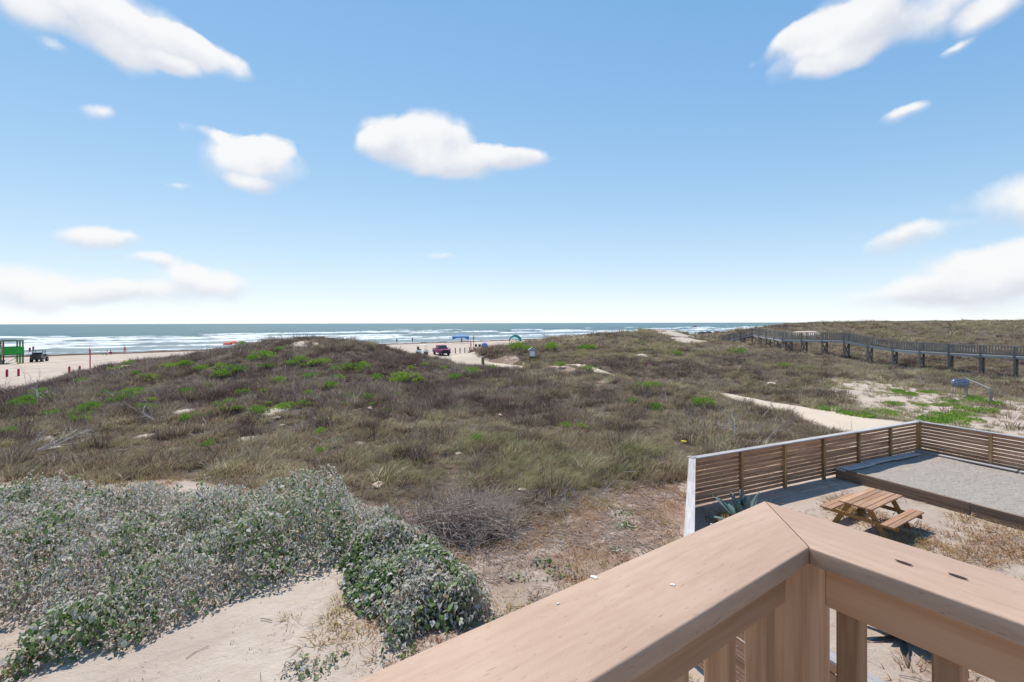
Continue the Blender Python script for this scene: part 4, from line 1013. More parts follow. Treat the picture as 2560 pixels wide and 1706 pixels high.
shrub('leafy_shrub', [(-20, 8.6), (-12, 7.2), (-9.4, 7.9), (-8.9, 8.7), (-8.3, 8.4), (-7.8, 7.2), (-6.5, 7.5), (-5.7, 8.5), (-5.2, 9.1), (-4.4, 9.7), (-3.8, 10.4), (-3.2, 11.2), (-3.1, 12.6), (-4.0, 13.5), (-6.0, 13.9), (-7.2, 13.5), (-8.4, 13.3), (-9.3, 14.1), (-10.6, 13.6), (-12.5, 14.0), (-14.5, 13.3), (-20, 13.2)], .92, 100000, .098, 'wide sprawling shrub with grey wilted leaves on the sand slope', 3, dry=.60)
shrub('leafy_shrub', [(-3.3, 12.5), (-2.2, 11.6), (-1.5, 10.6), (-.8, 9.4), (-.35, 8.8), (-.8, 8.1), (-1.6, 8.1), (-2.0, 7.75), (-2.5, 8.3), (-3.1, 8.9), (-3.7, 9.9), (-4.0, 11.5)], 1.0, 22000, .112, 'dense dark green leafy shrub beside the dead twig heap', 19, dry=.46)
p = at(780, 1672); shrub('leafy_shrub', [(p.x - .45, p.y - .25), (p.x + .30, p.y - .2), (p.x + .42, p.y + .25), (p.x, p.y + .15), (p.x - .4, p.y + .1)], .32, 420, .085, 'small low sprig of leaves growing alone on bare sand', 31, dry=.4)
for i, (px, py, s) in enumerate([(985, 1640, .34), (1360, 1415, .32), (1300, 1450, .3), (1545, 1378, .3), (1400, 1440, .34), (1555, 1290, .25), (1560, 1320, .22), (1250, 1560, .35)]):
    p = at(px, py); q = .55 * s
    shrub('grey_weed', [(p.x - s, p.y - q), (p.x + s, p.y - q * .8), (p.x + s * .8, p.y + q), (p.x - s * .7, p.y + q * .8)], .26, 190, .085, 'small grey green weed on the littered sand by the twig heap', 40 + i, dry=.35, group='grey green weeds on the littered sand')

# ------------------------------------------------------------------ dead branches
def twig_mesh(mb, a, d, L, r, rng, depth=0, crook=.25):
    pts = [Vector(a)]; dd = Vector(d).normalized(); k = 4
    for i in range(k):
        dd = (dd + Vector((rng.gauss(0, crook), rng.gauss(0, crook), rng.gauss(0, crook) - .03))).normalized(); pts.append(pts[-1] + dd * L / k)
    mb.tube(pts, [r, r * .85, r * .65, r * .45, r * .2], 4 if r > .006 else 3, cap=False)
    if depth > 0:
        for i in range(1, k + 1):
            for _ in range(rng.choice((1, 1, 2))):
                q = (dd + Vector((rng.uniform(-1, 1), rng.uniform(-1, 1), rng.uniform(-.3, .8)))).normalized()
                twig_mesh(mb, pts[i], q, L * rng.uniform(.3, .6), r * .55, rng, depth - 1, crook)
def dead_heap(name, loc, n, spread, L, hgt, label, seed, mat='twig', cat='branches', lean=(.2, 0), r=.008, group=None):
    rng = random.Random(seed); mb = MB()
    for i in range(n):
        a = rng.uniform(0, 6.283); q = spread * math.sqrt(rng.random()); x, y = math.cos(a) * q * 1.25, math.sin(a) * q * .8
        b = rng.uniform(0, 6.283); zz = rng.uniform(0, hgt) * max(0, 1 - (q / spread) ** 2)
        twig_mesh(mb, (x, y, zz), (math.cos(b) + lean[0], math.sin(b) + lean[1], rng.uniform(-.15, .55)), L * rng.uniform(.4, 1.2), r * rng.uniform(.5, 1.3), rng, 1 if rng.random() < .35 else 0)
    for v in range(len(mb.v)):
        x, y, z = mb.v[v]; mb.v[v] = (x, y, max(z, -.05 + .06 * (x * x + y * y) * 0))
    o = mb.build(name, M[mat]); o.location = (loc[0], loc[1], H1(loc[0], loc[1]) + .01); return tag(o, label, cat, group)
p = at(1150, 1335); dead_heap('dead_twig_heap', (p.x, p.y + .2), 1000, 1.15, .95, .75, 'tangled heap of dead brown twigs beside the leafy shrub', 5, r=.011, lean=(.35, .1))
p = hit(1330, 1270); dead_heap('dead_twig_heap', (p.x, p.y), 150, 1.0, .6, .2, 'thin scatter of dead twigs behind the larger twig heap', 6)
p = hit(1930, 1085); dead_heap('dead_twig_heap', (p.x, p.y), 260, 1.3, .5, .2, 'low reddish heap of dead twigs behind the slat fence', 9)
def bare(name, px, py, n, L, label, seed, mat='driftwood', spread=.25, r=.016, lean=(.1, 0), up=1.0):
    q = hit(px, py); rng = random.Random(seed); mb = MB()
    for i in range(n):
        b = rng.uniform(0, 6.283)
        twig_mesh(mb, (rng.uniform(-spread, spread), rng.uniform(-spread, spread), -.05), (math.cos(b) * .8 + lean[0], math.sin(b) * .6 + lean[1], up * rng.uniform(.3, 1.2)), L * rng.uniform(.6, 1.1), r * rng.uniform(.6, 1.2), rng, 2 if i < 3 else 1, .18)
    o = mb.build(name, M[mat]); o.location = q; return tag(o, label, 'branches')
bare('bare_branches', 1120, 1320, 5, 1.7, 'bleached bare branches sticking up out of the twig heap', 3, 'twig', .5, .017, (.4, .1), .8)
bare('bare_branches', 1460, 1275, 5, 1.5, 'bare pale branches standing in brush near the twig heap', 12, 'driftwood', .3, .014, (-.3, .2), 1.2)
bare('bare_branches', 70, 1135, 6, 2.0, 'bleached dead shrub fallen sideways at the foot of the left dune', 13, 'driftwood', .3, .022, (.9, 0), .5)
bare('bare_branches', 1850, 1100, 7, 1.5, 'white bleached branches rising behind the slat fence', 14, 'driftwood', .9, .026, (.15, .1), 1.1)
bare('bare_branches', 1965, 1065, 2, 1.7, 'slim bare stem standing by the sandy path edge', 15, 'twig', .1, .022, (.1, 0), 1.5)
bare('bare_branches', 90, 1010, 4, 1.6, 'pale dead branches over green shrubs on the left dune', 16, 'driftwood', .2, .018, (.1, 0), 1.0)
bare('bare_branches', 385, 1060, 3, 1.4, 'forked grey dead branch on the left dune slope', 17, 'driftwood', .3, .018, (.1, 0), .8)
bare('bare_branches', 300, 1000, 3, 1.5, 'thin grey dead branches lying across the left dune', 18, 'driftwood', .5, .016, (.5, 0), .4)
for i, (px, py, n, L) in enumerate([(85, 975, 3, 1.3), (30, 985, 3, 1.5), (510, 872, 5, 1.1), (548, 866, 5, 1.3), (585, 858, 4, 1.2), (690, 850, 5, 1.0), (745, 850, 5, 1.0)]):
    q = hit(px, py + 4); rng = random.Random(60 + i); mb = MB()
    for k in range(n): twig_mesh(mb, (rng.uniform(-1.1, 1.1), rng.uniform(-.3, .3), -.05), (rng.gauss(0, .12), rng.gauss(0, .12), 1), L * rng.uniform(.7, 1.2), .014, rng, 1, .08)
    o = mb.build('dry_stalks', M['twig']); o.location = q; tag(o, 'thin dry upright stalks standing on the crest of the left dune', 'stalks', 'dry stalks along the left dune crest')

# ------------------------------------------------------------------ rocks
def rock_mesh(seed):
    bm = bmesh.new(); bmesh.ops.create_icosphere(bm, subdivisions=2, radius=1); rng = random.Random(seed); ofs = Vector((rng.random() * 9, rng.random() * 9, 0))
    from mathutils import noise as nz
    for v in bm.verts: v.co *= 1 + .8 * nz.noise(v.co * 1.6 + ofs) + .25 * nz.noise(v.co * 4 + ofs); v.co.z *= .5
    me = bpy.data.meshes.new('rock'); bm.to_mesh(me); bm.free(); me.materials.append(M['rock']); return me
RK = [rock_mesh(s) for s in range(4)]
for i, (px, py, s) in enumerate([(690, 1048, .2), (705, 1065, .13), (800, 1048, .17), (925, 1024, .16), (1000, 1010, .18), (1020, 1012, .14), (1145, 1138, .14), (1250, 1040, .14), (990, 1136, .12), (1305, 1228, .12), (945, 1218, .22), (1040, 915, .25), (1930, 962, .3)]):
    q = hit(px, py); o = bpy.data.objects.new('rock', RK[i % 4]); COL.objects.link(o); o.location = q + Vector((0, 0, s * .25)); o.scale = (s, s * .8, s * .8); o.rotation_euler = (0, 0, i * 1.7)
    tag(o, 'pale sandstone rock half buried in the dune brush', 'rock', 'sandstone rocks in the brush')

# ------------------------------------------------------------------ bright green shrubs on the dunes
def green_proto(seed, flat=1.0, n=620):
    rng = np.random.default_rng(seed)
    # several overlapping cushions make the uneven outline
    c = rng.normal(0, .38, (6, 2)); cr = rng.uniform(.35, .62, 6)
    k = rng.integers(0, 6, n); a = rng.uniform(0, 2 * np.pi, n); h = rng.uniform(0, 1, n)
    el = np.arcsin(h); rr = cr[k] * rng.uniform(.72, 1.05, n)
    P = np.stack([c[k, 0] + np.cos(a) * np.cos(el) * rr, c[k, 1] + np.sin(a) * np.cos(el) * rr, np.sin(el) * rr * .95 * flat], 1)
    dirv = np.stack([np.cos(a) * np.cos(el), np.sin(a) * np.cos(el), np.sin(el) + .6], 1) + rng.normal(0, .45, (n, 3)); dirv /= np.linalg.norm(dirv, axis=1)[:, None]
    sd = np.cross(dirv, rng.normal(0, 1, (n, 3))); sd /= np.linalg.norm(sd, axis=1)[:, None]
    L = rng.uniform(.08, .17, n)[:, None]; W = L * .32
    V = np.stack([P, P + dirv * L * .5 + sd * W, P + dirv * L, P + dirv * L * .5 - sd * W], 1)
    o = np.arange(n)[:, None] * 4
    me = np_mesh('foliage', V.reshape(-1, 3), [o + np.array([[0, 1, 2, 3]])], False); me.materials.append(M['succ'])
    mb = MB(); r2 = random.Random(seed)
    for i in range(9):
        a_ = r2.uniform(0, 6.28); mb.tube([(0, 0, -.1), (math.cos(a_) * .3, math.sin(a_) * .3, .15), (math.cos(a_) * .55, math.sin(a_) * .55, .3 * flat)], [.02, .014, .006], 4)
    st = bpy.data.meshes.new('stem'); st.from_pydata(mb.v, [], mb.f); st.materials.append(M['twig'])
    return me, st
GP = [green_proto(s) for s in range(5)]; GF = [green_proto(20 + s, .42) for s in range(3)]
def green(px, py, w, kind=0, i=0):
    q = hit(px * 1.088, py * 1.088, .1)
    sc = w * 1.088 / F * q.y / (1.5 if kind == 0 else 1.7)
    lab = 'low bright green leafy shrub in the brown dune brush'
    if px > 1140 and py < 860: lab = 'low bright green leafy shrub on the dune behind the notice board'
    elif px > 1050 and py < 920: lab = 'low bright green leafy shrub in the hollow below the notice board'
    elif px > 1050: lab = 'low bright green leafy shrub in the brown hollow beyond the slat fence'
    elif py > 990: lab = 'small bright green shrub at the foot of the left dune'
    elif px < 400: lab = 'low bright green leafy shrub on the left dune near the red bollards'
    else: lab = 'low bright green leafy shrub on the broad side of the left dune'
    root = empty('green_shrub', q, i * 1.3, lab if kind == 0 else 'bright green mat of low plants on the sandy clearing', 'shrub', lab.replace('low bright green leafy shrub', 'green shrubs').replace('small bright green shrub', 'green shrubs') if kind == 0 else 'green mats on the sandy clearing')
    me, st = (GP if kind == 0 else GF)[i % (5 if kind == 0 else 3)]
    for nm, m_ in (('foliage', me), ('stem', st)):
        o = bpy.data.objects.new(nm, m_); COL.objects.link(o); o.parent = root
    root.scale = (sc, sc * .8, sc * (1.05 if kind == 0 else .9))
    if kind == 0: root.location.z += .14
GL = [(690,832,30),(722,840,36),(668,838,24),(740,835,26),(500,846,26),(512,866,40),(548,856,36),(530,850,26),(800,852,40),(832,846,28),(758,892,34),(705,872,34),(846,920,28),(792,916,24),(590,952,40),(527,930,30),(540,942,24),(655,942,34),(690,932,24),(500,936,24),(432,907,34),(412,905,26),(300,915,46),(278,922,30),(326,945,36),(352,944,26),(430,968,40),(210,940,34),(192,946,24),(175,972,34),(130,955,30),(105,957,26),(62,926,36),(88,917,30),(38,935,28),(20,996,34),(478,1028,34),(738,996,26),(736,1040,22),(932,876,46),(905,880,30),(965,876,26),(868,872,30),(1086,858,32),(1048,872,28),(1132,850,26),(976,842,22),(1192,803,40),(1215,806,26),(1272,804,34),(1342,804,30),(1360,802,22),(1482,892,30),(1502,888,22),(1512,942,34),(1620,934,46),(1602,926,30),(1300,982,24),(1336,984,22),(1102,1016,40),(1452,926,24),(1288,842,26),(1350,850,26),(610,822,36),(582,828,26),(460,852,30),(425,842,36),(392,848,30),(345,872,30),(560,795,24),(640,806,20),(240,905,22),(300,838,22),(186,880,18),(610,905,26),(640,880,30),(480,892,26),(560,905,24),(610,845,22),(780,872,24),(1180,905,16),(1020,848,18),(1555,815,18),(1800,842,20),(1695,812,26),(2170,815,26)]
_r = random.Random(91)
for k in range(46):
    x = _r.uniform(20, 960); top = 1568 / 1706 * np.interp(x * 1.088, [0, 300, 540, 760, 1000], [985, 905, 880, 856, 885]) + 14
    GL.append((x, top + (_r.random() ** 1.2) * (960 - top), _r.uniform(10, 22)))
for i, (x, y, w) in enumerate(GL): green(x, y, w, 0, i)
for i, (x, y, w) in enumerate([(1885,930,40),(1905,938,60),(1960,950,60),(2015,950,80),(1985,955,60),(2045,945,36),(2160,968,90),(2195,962,70),(2170,955,60),(2235,942,60),(2215,950,50),(2255,925,60),(2240,915,44),(2185,922,40),(2165,930,40),(2200,930,30),(2050,925,40),(2090,905,44),(2060,898,40),(2120,930,30),(2270,940,40),(2130,900,36)]): green(x, y, w, 1, i)

# flowers
def flower(px, py, mat, label, s, lift=.35):
    q = hit(px, py); root = empty('flower', q, 0, label, 'flower')
    MB().tube([(0, 0, 0), (.02, 0, lift * .6), (0, 0, lift)], .006, 5).build('stem', M['grass'], root)
    rng = random.Random(int(px)); 
    for k in range(7):
        a = k * .9 + .2; c = Vector((math.cos(a), math.sin(a), 0)) * s * .5; up = Vector((0, 0, lift + s * .2))
        n = Vector((-math.sin(a), math.cos(a), 0)) * s * .33
        MB().add([Vector((0, 0, lift)), c - n + up * 1.0, c * 2 + Vector((0, 0, lift + s * .15)), c + n + up * 1.0], [(0, 1, 2, 3)]).build('petal', mat, root)
    MB().tube([(0, 0, lift), (0, 0, lift + s * .35)], [s * .3, s * .2], 8).build('flower_head', mat, root)
flower(1709, 1125, M['yellow_petal'], 'single bright yellow flower in the brush near the fence corner', .13)
flower(1622, 926, M['pink_petal'], 'small pink flower standing in the dry brush', .22, .5)
flower(1573, 962, M['orange_petal'], 'small orange flower standing in the dry brush', .16, .4)

# ------------------------------------------------------------------ boardwalk over the dunes
def build_boardwalk():
    B0 = Vector((53, 48, 0)); dB = Vector((-.589, .808, 0)); sp = 2.55
    pts = []                                     # centre line posts of the near side: (x, y, deck z)
    zt = {-5: 1.55, -4: 1.6, -3: 1.65, -2: 1.7, -1: 1.75, 0: 1.83, 1: 1.86, 2: 1.9, 3: 1.98, 4: 2.1, 5: 2.52, 6: 3.0, 7: 3.0, 8: 2.98, 9: 2.95}
    for k in range(-5, 10):
        p = B0 + dB * (.7 + sp * k); pts.append((p.x, p.y, zt[k]))
    x, y, z = pts[-1]; d2 = Vector((.09, .996, 0))
    for k in range(1, 5): pts.append((x + d2.x * sp * k, y + d2.y * sp * k, z + .12 * k))
    x, y, z = pts[-1]; d3 = Vector((-.645, .764, 0))
    for k in range(1, 4): pts.append((x + d3.x * 1.9 * k, y + d3.y * 1.9 * k, z - .5 * k))
    P = [Vector(p) for p in pts]
    root = empty('boardwalk', P[0], 0, 'long grey timber boardwalk with picket railings crossing the dunes', 'boardwalk'); o0 = P[0].copy()
    W = 1.75
    side = []
    for i in range(len(P)):
        d = (P[min(i + 1, len(P) - 1)] - P[max(i - 1, 0)]); d.z = 0; d.normalize(); side.append(Vector((d.y, -d.x, 0)))      # away from the house side
    far = [P[i] + side[i] * W for i in range(len(P))]
    pk = MB()
    for line in (P, far):
        for i, p in enumerate(line):
            g = H1(p.x, p.y) - .4
            o = MB().box((0, 0, (g + p.z + 1.12) / 2 - p.z), (.17, .17, p.z + 1.12 - g)).build('post', M['boardwalk'], root, bevel=.01); o.location = p - o0
            d = (line[min(i + 1, len(line) - 1)] - line[max(i - 1, 0)]); o.rotation_euler = (0, 0, math.atan2(d.y, d.x))
        for i in range(len(line) - 1):
            a, b = line[i], line[i + 1]
            for nm, h, w, t, m_ in (('top_rail', 1.07, .14, .045, 'boardwalk'), ('lower_rail', .14, .045, .09, 'boardwalk'), ('rim_board', -.10, .05, .19, 'boardwalk_edge')):
                o = MB().beam(a - o0 + Vector((0, 0, h)), b - o0 + Vector((0, 0, h)), w, t).build(nm, M[m_], root)
            n = int((b - a).length / .23)
            for k in range(1, n):
                q = a.lerp(b, k / n) - o0; pk.box(q + Vector((0, 0, .60)), (.035, .075, .92), rz=math.atan2(b.y - a.y, b.x - a.x) + math.pi / 2)
    tag(pk.build('pickets', M['boardwalk'], root), kind='stuff')
    pl = MB()
    for i in range(len(P) - 1):
        n = int((P[i + 1] - P[i]).length / .15)
        for k in range(n):
            a = P[i].lerp(P[i + 1], (k + .5) / n) - o0; b = far[i].lerp(far[i + 1], (k + .5) / n) - o0
            pl.beam(a, b, .14, .04)
    tag(pl.build('deck_planks', M['boardwalk'], root), kind='stuff')
    for i in range(len(P)):
        a, b = P[i], far[i]; g = max(H1(a.x, a.y), H1(b.x, b.y))
        if a.z - g > .7:
            for s in (0, 1):
                p0 = Vector((a.x, a.y, a.z - .25 if s else g + .1)); p1 = Vector((b.x, b.y, g + .1 if s else b.z - .25))
                MB().beam(p0 - o0, p1 - o0, .05, .12, up=side[i].cross(Vector((0, 0, 1)))).build('cross_brace', M['boardwalk'], root)
        MB().beam(a - o0 + Vector((0, 0, -.22)), b - o0 + Vector((0, 0, -.22)), .06, .2).build('joist', M['boardwalk'], root)
build_boardwalk()
def build_handrail():
    a = atY(1737, 845, 89); b = atY(1772, 845, 93)
    root = empty('handrail', (a.x, a.y, H1(a.x, a.y)), 0, 'grey timber handrail by the sea end of the boardwalk', 'handrail'); o0 = root.location.copy()
    for k in range(3):
        p = a.lerp(b, k / 2); g = H1(p.x, p.y); MB().box((p.x - o0.x, p.y - o0.y, (g + a.z) / 2 + .45 - o0.z), (.13, .13, a.z - g + 1.2)).build('post', M['boardwalk'], root)
    for h in (.1, .98): MB().beam(Vector((a.x, a.y, a.z + h)) - o0, Vector((b.x, b.y, a.z + h)) - o0, .05, .1).build('rail', M['boardwalk'], root)
build_handrail()

# ------------------------------------------------------------------ barrel smoker and pipe barrier
def build_smoker():
    q = at(2400, 992, .30); q.z = H1(q.x, q.y)
    root = empty('barrel_smoker', q, R(-18), 'blue grey steel barrel smoker on legs in the sandy clearing', 'grill'); root.scale = (.52, .66, .86)
    mb = MB(); pr = []
    xs = [-.95, -.9, -.78, .0, .78, .9, .95]; rs = [.02, .2, .30, .31, .30, .2, .02]
    mb.tube([(x, 0, 1.0) for x in xs], rs, 18, cap=False); mb.build('barrel', M['steel'], root, smooth=True)
    for x in (-.62, .62):
        for s in (-1, 1): MB().beam((x, s * .2, .85), (x * 1.06, s * .28, -.1), .05, .05).build('leg', M['steel'], root)
    for x in (-.5, .5): MB().tube([(x, .316 * math.cos(a), 1.0 + .316 * math.sin(a)) for a in [k * math.pi / 8 for k in range(17)]], .018, 5).build('band', M['chrome'], root)
    MB().cyl((.35, 0, 1.28), (.35, 0, 1.52), .07).build('chimney', M['steel'], root); MB().cyl((.35, 0, 1.53), (.35, 0, 1.55), .11).build('chimney_cap', M['chrome'], root)
    MB().tube([(-.4, -.3, 1.16), (-.4, -.38, 1.2), (.1, -.38, 1.2), (.1, -.3, 1.16)], .016, 6).build('handle', M['chrome'], root)
    MB().box((-.3, -.1, 1.34), (.9, .06, .05)).build('rack', M['steel'], root)
    a = at(2414, 988, .3); b = at(2476, 1008, .25); a.z = H1(a.x, a.y); b.z = H1(b.x, b.y)
    r2 = empty('pipe_barrier', b, 0, 'weathered pipe barrier sloping from the smoker to a post', 'barrier')
    MB().cyl((0, 0, -.3), (0, 0, 1.0), .085, 10).build('post', M['pipe'], r2)
    MB().cyl((0, 0, .96), a - b + Vector((0, 0, 1.22 + (a.z - b.z) * 0)), .04, 8).build('pole', M['pipe'], r2)
    MB().cyl(a - b + Vector((0, 0, -.2)), a - b + Vector((0, 0, 1.26)), .045, 8).build('post', M['pipe'], r2)
build_smoker()

# ------------------------------------------------------------------ notice board, posts, box
def build_notice():
    q = hit(1330, 912); Y = q.y
    root = empty('notice_board', q, R(12), 'small grey roofed notice board on a post between the dunes', 'sign')
    MB().box((-.28, 0, .65), (.1, .1, 1.5)).build('post', M['bollard'], root)
    MB().box((0, 0, 1.32), (.80, .12, .76)).build('frame', M['sign_grey'], root, bevel=.01)
    MB().box((.03, -.068, 1.27), (.54, .012, .56)).build('notice', M['paper'], root)
    MB().prism([(-.50, 1.70), (.50, 1.70), (.0, 2.02)], -.22, .14).build('roof', M['sign_grey'], root)
    MB().box((0, -.05, .80), (.66, .05, .16)).build('shelf', M['green_dark'], root)
build_notice()
q = hit(1207, 911); q.z -= .1
root = empty('timber_post', q, 0, 'thick mossy timber post at the beach end of the path', 'post')
MB().cyl((0, 0, -.3), (0, 0, .95), .19, 12).build('post', M['old_post'], root, bevel=.02); MB().cyl((0, 0, .951), (0, 0, .985), .16, 12).build('top', M['old_post'], root)
q = hit(1314, 922)
root = empty('tan_box', q, R(25), 'tilted tan wooden box lying below the notice board', 'box')
o = MB().box((0, 0, .25), (.78, .5, .66)).build('body', M['tan_board'], root, bevel=.02); o.rotation_euler = (R(-8), R(14), 0)
o = MB().box((.08, 0, .60), (.84, .56, .05)).build('lid', M['tan_board'], root, bevel=.01); o.rotation_euler = (R(-8), R(14), 0)

# ------------------------------------------------------------------ beach: bollards, sign post
ORD = ['first', 'second', 'third', 'fourth', 'fifth', 'sixth', 'seventh', 'eighth', 'ninth']
def bollard(px, u, mat, label, group, h=1.25, r=.10):
    dx = (px - CX) / F; t = u / (SN[0] * dx + SN[1]); z = H1(dx * t, t)
    root = empty('bollard', (dx * t, t, z), 0, label, 'bollard', group)
    MB().cyl((0, 0, -.3), (0, 0, h), r, 10).build('post', M[mat], root); MB().tube([(0, 0, h), (0, 0, h + .05)], [r * 1.0, r * .5], 10).build('top', M[mat], root)
for px, w in ((17, 'fourth'), (46, 'third'), (173, 'second'), (199, 'first')): bollard(px, 79, 'red_bollard', 'short red wooden bollard, %s from the tall red sign post' % w, 'red bollards by the left dune', .82, .11)
for k, px in enumerate((1125, 1138, 1150, 1162, 1174, 1185, 1197, 1208, 1219)): bollard(px, 79, 'bollard', 'slim grey wooden bollard, %s in the row from the maroon pickup' % ORD[k], 'grey bollards on the beach', 1.05, .10)
def sign_post():
    dx = (225 - CX) / F; t = 79 / (SN[0] * dx + SN[1]); root = empty('sign_post', (dx * t, t, H1(dx * t, t)), R(-40), 'tall thin post with red sign at the beach edge', 'sign')
    MB().cyl((0, 0, -.3), (0, 0, 2.9), .06, 8).build('post', M['red_bollard'], root)
    MB().add([(0, -.08, 2.35), (.30, -.08, 2.75), (0, -.08, 3.25), (-.30, -.08, 2.75), (0, -.05, 2.35), (.30, -.05, 2.75), (0, -.05, 3.25), (-.30, -.05, 2.75)], [(0, 1, 2, 3), (7, 6, 5, 4), (0, 4, 5, 1), (1, 5, 6, 2), (2, 6, 7, 3), (3, 7, 4, 0)]).build('sign_plate', M['red'], root)
sign_post()
dx = (1184 - CX) / F; t = 88 / (SN[0] * dx + SN[1])
root = empty('umbrella_pole', (dx * t, t, H1(dx * t, t)), 0, 'thin dark pole planted in the sand behind the bollards', 'pole')
MB().cyl((0, 0, -.3), (0, 0, 3.4), .05, 8).build('pole', M['bollard'], root); MB().tube([(0, 0, 2.2), (0, 0, 2.6), (0, 0, 3.0)], [.05, .13, .05], 8).build('wrapped_cloth', M['dark_cloth'], root)

# ------------------------------------------------------------------ vehicles
def wheels(root, xs, y, r, w=.24):
    for x in xs:
        for s in (-1, 1):
            o = MB().cyl((x, s * y - w / 2, r), (x, s * y + w / 2, r), r, 16).build('wheel', M['rubber'], root)
            MB().cyl((x, s * (y + w / 2) - .01, r), (x, s * (y + w / 2) + .012, r), r * .5, 12).build('rim', M['pipe'], o)
def pickup(loc, rz, label):
    root = empty('pickup_truck', loc, rz, label, 'truck')
    body = [(-2.75, .62), (-2.75, 1.22), (-1.0, 1.26), (-.95, 1.26), (1.05, 1.28), (1.25, 1.28), (2.45, 1.20), (2.75, 1.08), (2.78, .55), (2.2, .50), (2.1, .75), (1.75, .92), (1.40, .75), (1.3, .48), (-1.25, .48), (-1.35, .75), (-1.7, .92), (-2.05, .75), (-2.15, .55)]
    MB().prism(body, -.95, .95).build('body', M['truck'], root, bevel=.03)
    cab = [(-.95, 1.265), (-.80, 1.86), (-.65, 1.92), (.55, 1.92), (.75, 1.86), (1.35, 1.285)]
    MB().prism(cab, -.83, .83).build('cab', M['truck'], root, bevel=.04)
    for s in (-1, 1):
        MB().prism([(-.74, 1.33), (-.62, 1.80), (.02, 1.80), (.02, 1.33)], s * .845 - .012, s * .845 + .012).build('window', M['glass'], root)
        MB().prism([(.10, 1.33), (.10, 1.80), (.56, 1.80), (1.02, 1.33)], s * .845 - .012, s * .845 + .012).build('window', M['glass'], root)
        MB().box((.95, s * 1.04, 1.40), (.12, .20, .16)).build('mirror', M['black'], root)
        MB().box((2.745, s * .72, .98), (.09, .36, .17)).build('headlight', M['glass'], root)
    MB().add([(1.36, -.72, 1.30), (1.36, .72, 1.30), (.80, .68, 1.83), (.80, -.68, 1.83)], [(0, 1, 2, 3)]).build('windscreen', M['glass'], root).location = (.02, 0, .01)
    MB().box((2.79, 0, .93), (.07, 1.10, .40)).build('grille', M['black'], root, bevel=.01)
    MB().box((2.82, 0, .60), (.16, 1.86, .30)).build('front_bumper', M['black'], root, bevel=.04)
    MB().box((-2.80, 0, .62), (.14, 1.80, .20)).build('rear_bumper', M['black'], root, bevel=.03)
    MB().box((-1.85, 0, 1.245), (1.65, 1.55, .02)).build('bed_cover', M['black'], root)
    wheels(root, (-1.7, 1.75), .84, .40, .27)
q = at(1103, 888, -.6); q.z = H1(q.x, q.y)
pickup(q, math.atan2(-.90, .44), 'maroon pickup truck with black front parked on the beach')
def golf_cart(loc, rz):
    root = empty('golf_cart', loc, rz, 'white golf cart with flat roof partly hidden behind the dune', 'golf cart')
    MB().prism([(-1.15, .30), (-1.15, .85), (-.35, .85), (-.3, .40), (.55, .36), (.75, .95), (1.15, .80), (1.2, .35)], -.55, .55).build('body', M['white'], root, bevel=.03)
    MB().box((0, 0, 1.85), (1.9, 1.15, .06)).build('roof', M['white'], root, bevel=.02)
    for x in (-.85, .80):
        for s in (-1, 1): MB().beam((x, s * .5, .8), (x * .98, s * .5, 1.83), .04, .04).build('roof_post', M['black'], root)
    MB().box((-.55, 0, .92), (.5, 1.0, .14)).build('seat', M['black'], root, bevel=.03); MB().box((-.82, 0, 1.2), (.12, 1.0, .5)).build('backrest', M['black'], root, bevel=.03)
    wheels(root, (-.8, .85), .5, .25, .18)
q = at(1055, 886, -.6); q.z = H1(q.x, q.y); golf_cart(q, R(-10))
def utv(loc, rz):
    root = empty('utility_vehicle', loc, rz, 'black off road buggy with roof beside the green lifeguard stand', 'buggy')
    MB().prism([(-1.45, .40), (-1.45, 1.28), (-.7, 1.28), (-.55, .95), (.55, .95), (.65, 1.2), (1.4, 1.05), (1.5, .42)], -.68, .68).build('body', M['car_grey'], root, bevel=.03)
    MB().box((-.05, 0, 1.93), (1.55, 1.35, .07)).build('roof', M['black'], root, bevel=.02)
    for s in (-1, 1):
        for a, b in (((-.75, .95), (-.72, 1.9)), ((.62, 1.0), (.45, 1.9)), ((-.05, .6), (-.12, 1.9))): MB().beam((a[0], s * .62, a[1]), (b[0], s * .62, b[1]), .05, .05).build('roll_bar', M['black'], root)
        MB().box((-1.47, s * .52, .84), (.03, .16, .10)).build('tail_light', M['red'], root)
    MB().box((-.35, 0, .95), (.5, 1.2, .2)).build('seat', M['black'], root, bevel=.03); MB().box((-.62, 0, 1.25), (.14, 1.2, .55)).build('backrest', M['dark_cloth'], root, bevel=.03)
    wheels(root, (-1.0, 1.0), .62, .36, .26)
q = at(98, 903, -.62); q.z = H1(q.x, q.y); utv(q, R(118))
def far_car(px, i):
    dx = (px - CX) / F; t = 122 / (SN[0] * dx + SN[1]); root = empty('parked_car', (dx * t, t, H1(dx * t, t)), R(20), 'dark car parked far down the beach beyond the dunes', 'car', 'dark cars far along the beach')
    MB().prism([(-2.3, .4), (-2.3, 1.0), (-1.6, 1.1), (-1.2, 1.75), (.5, 1.78), (1.2, 1.1), (2.2, .95), (2.3, .4)], -.9, .9).build('body', M['car_grey'], root, bevel=.04); wheels(root, (-1.4, 1.4), .8, .36)
for i, px in enumerate((1712, 1756, 1772, 1793)): far_car(px, i)

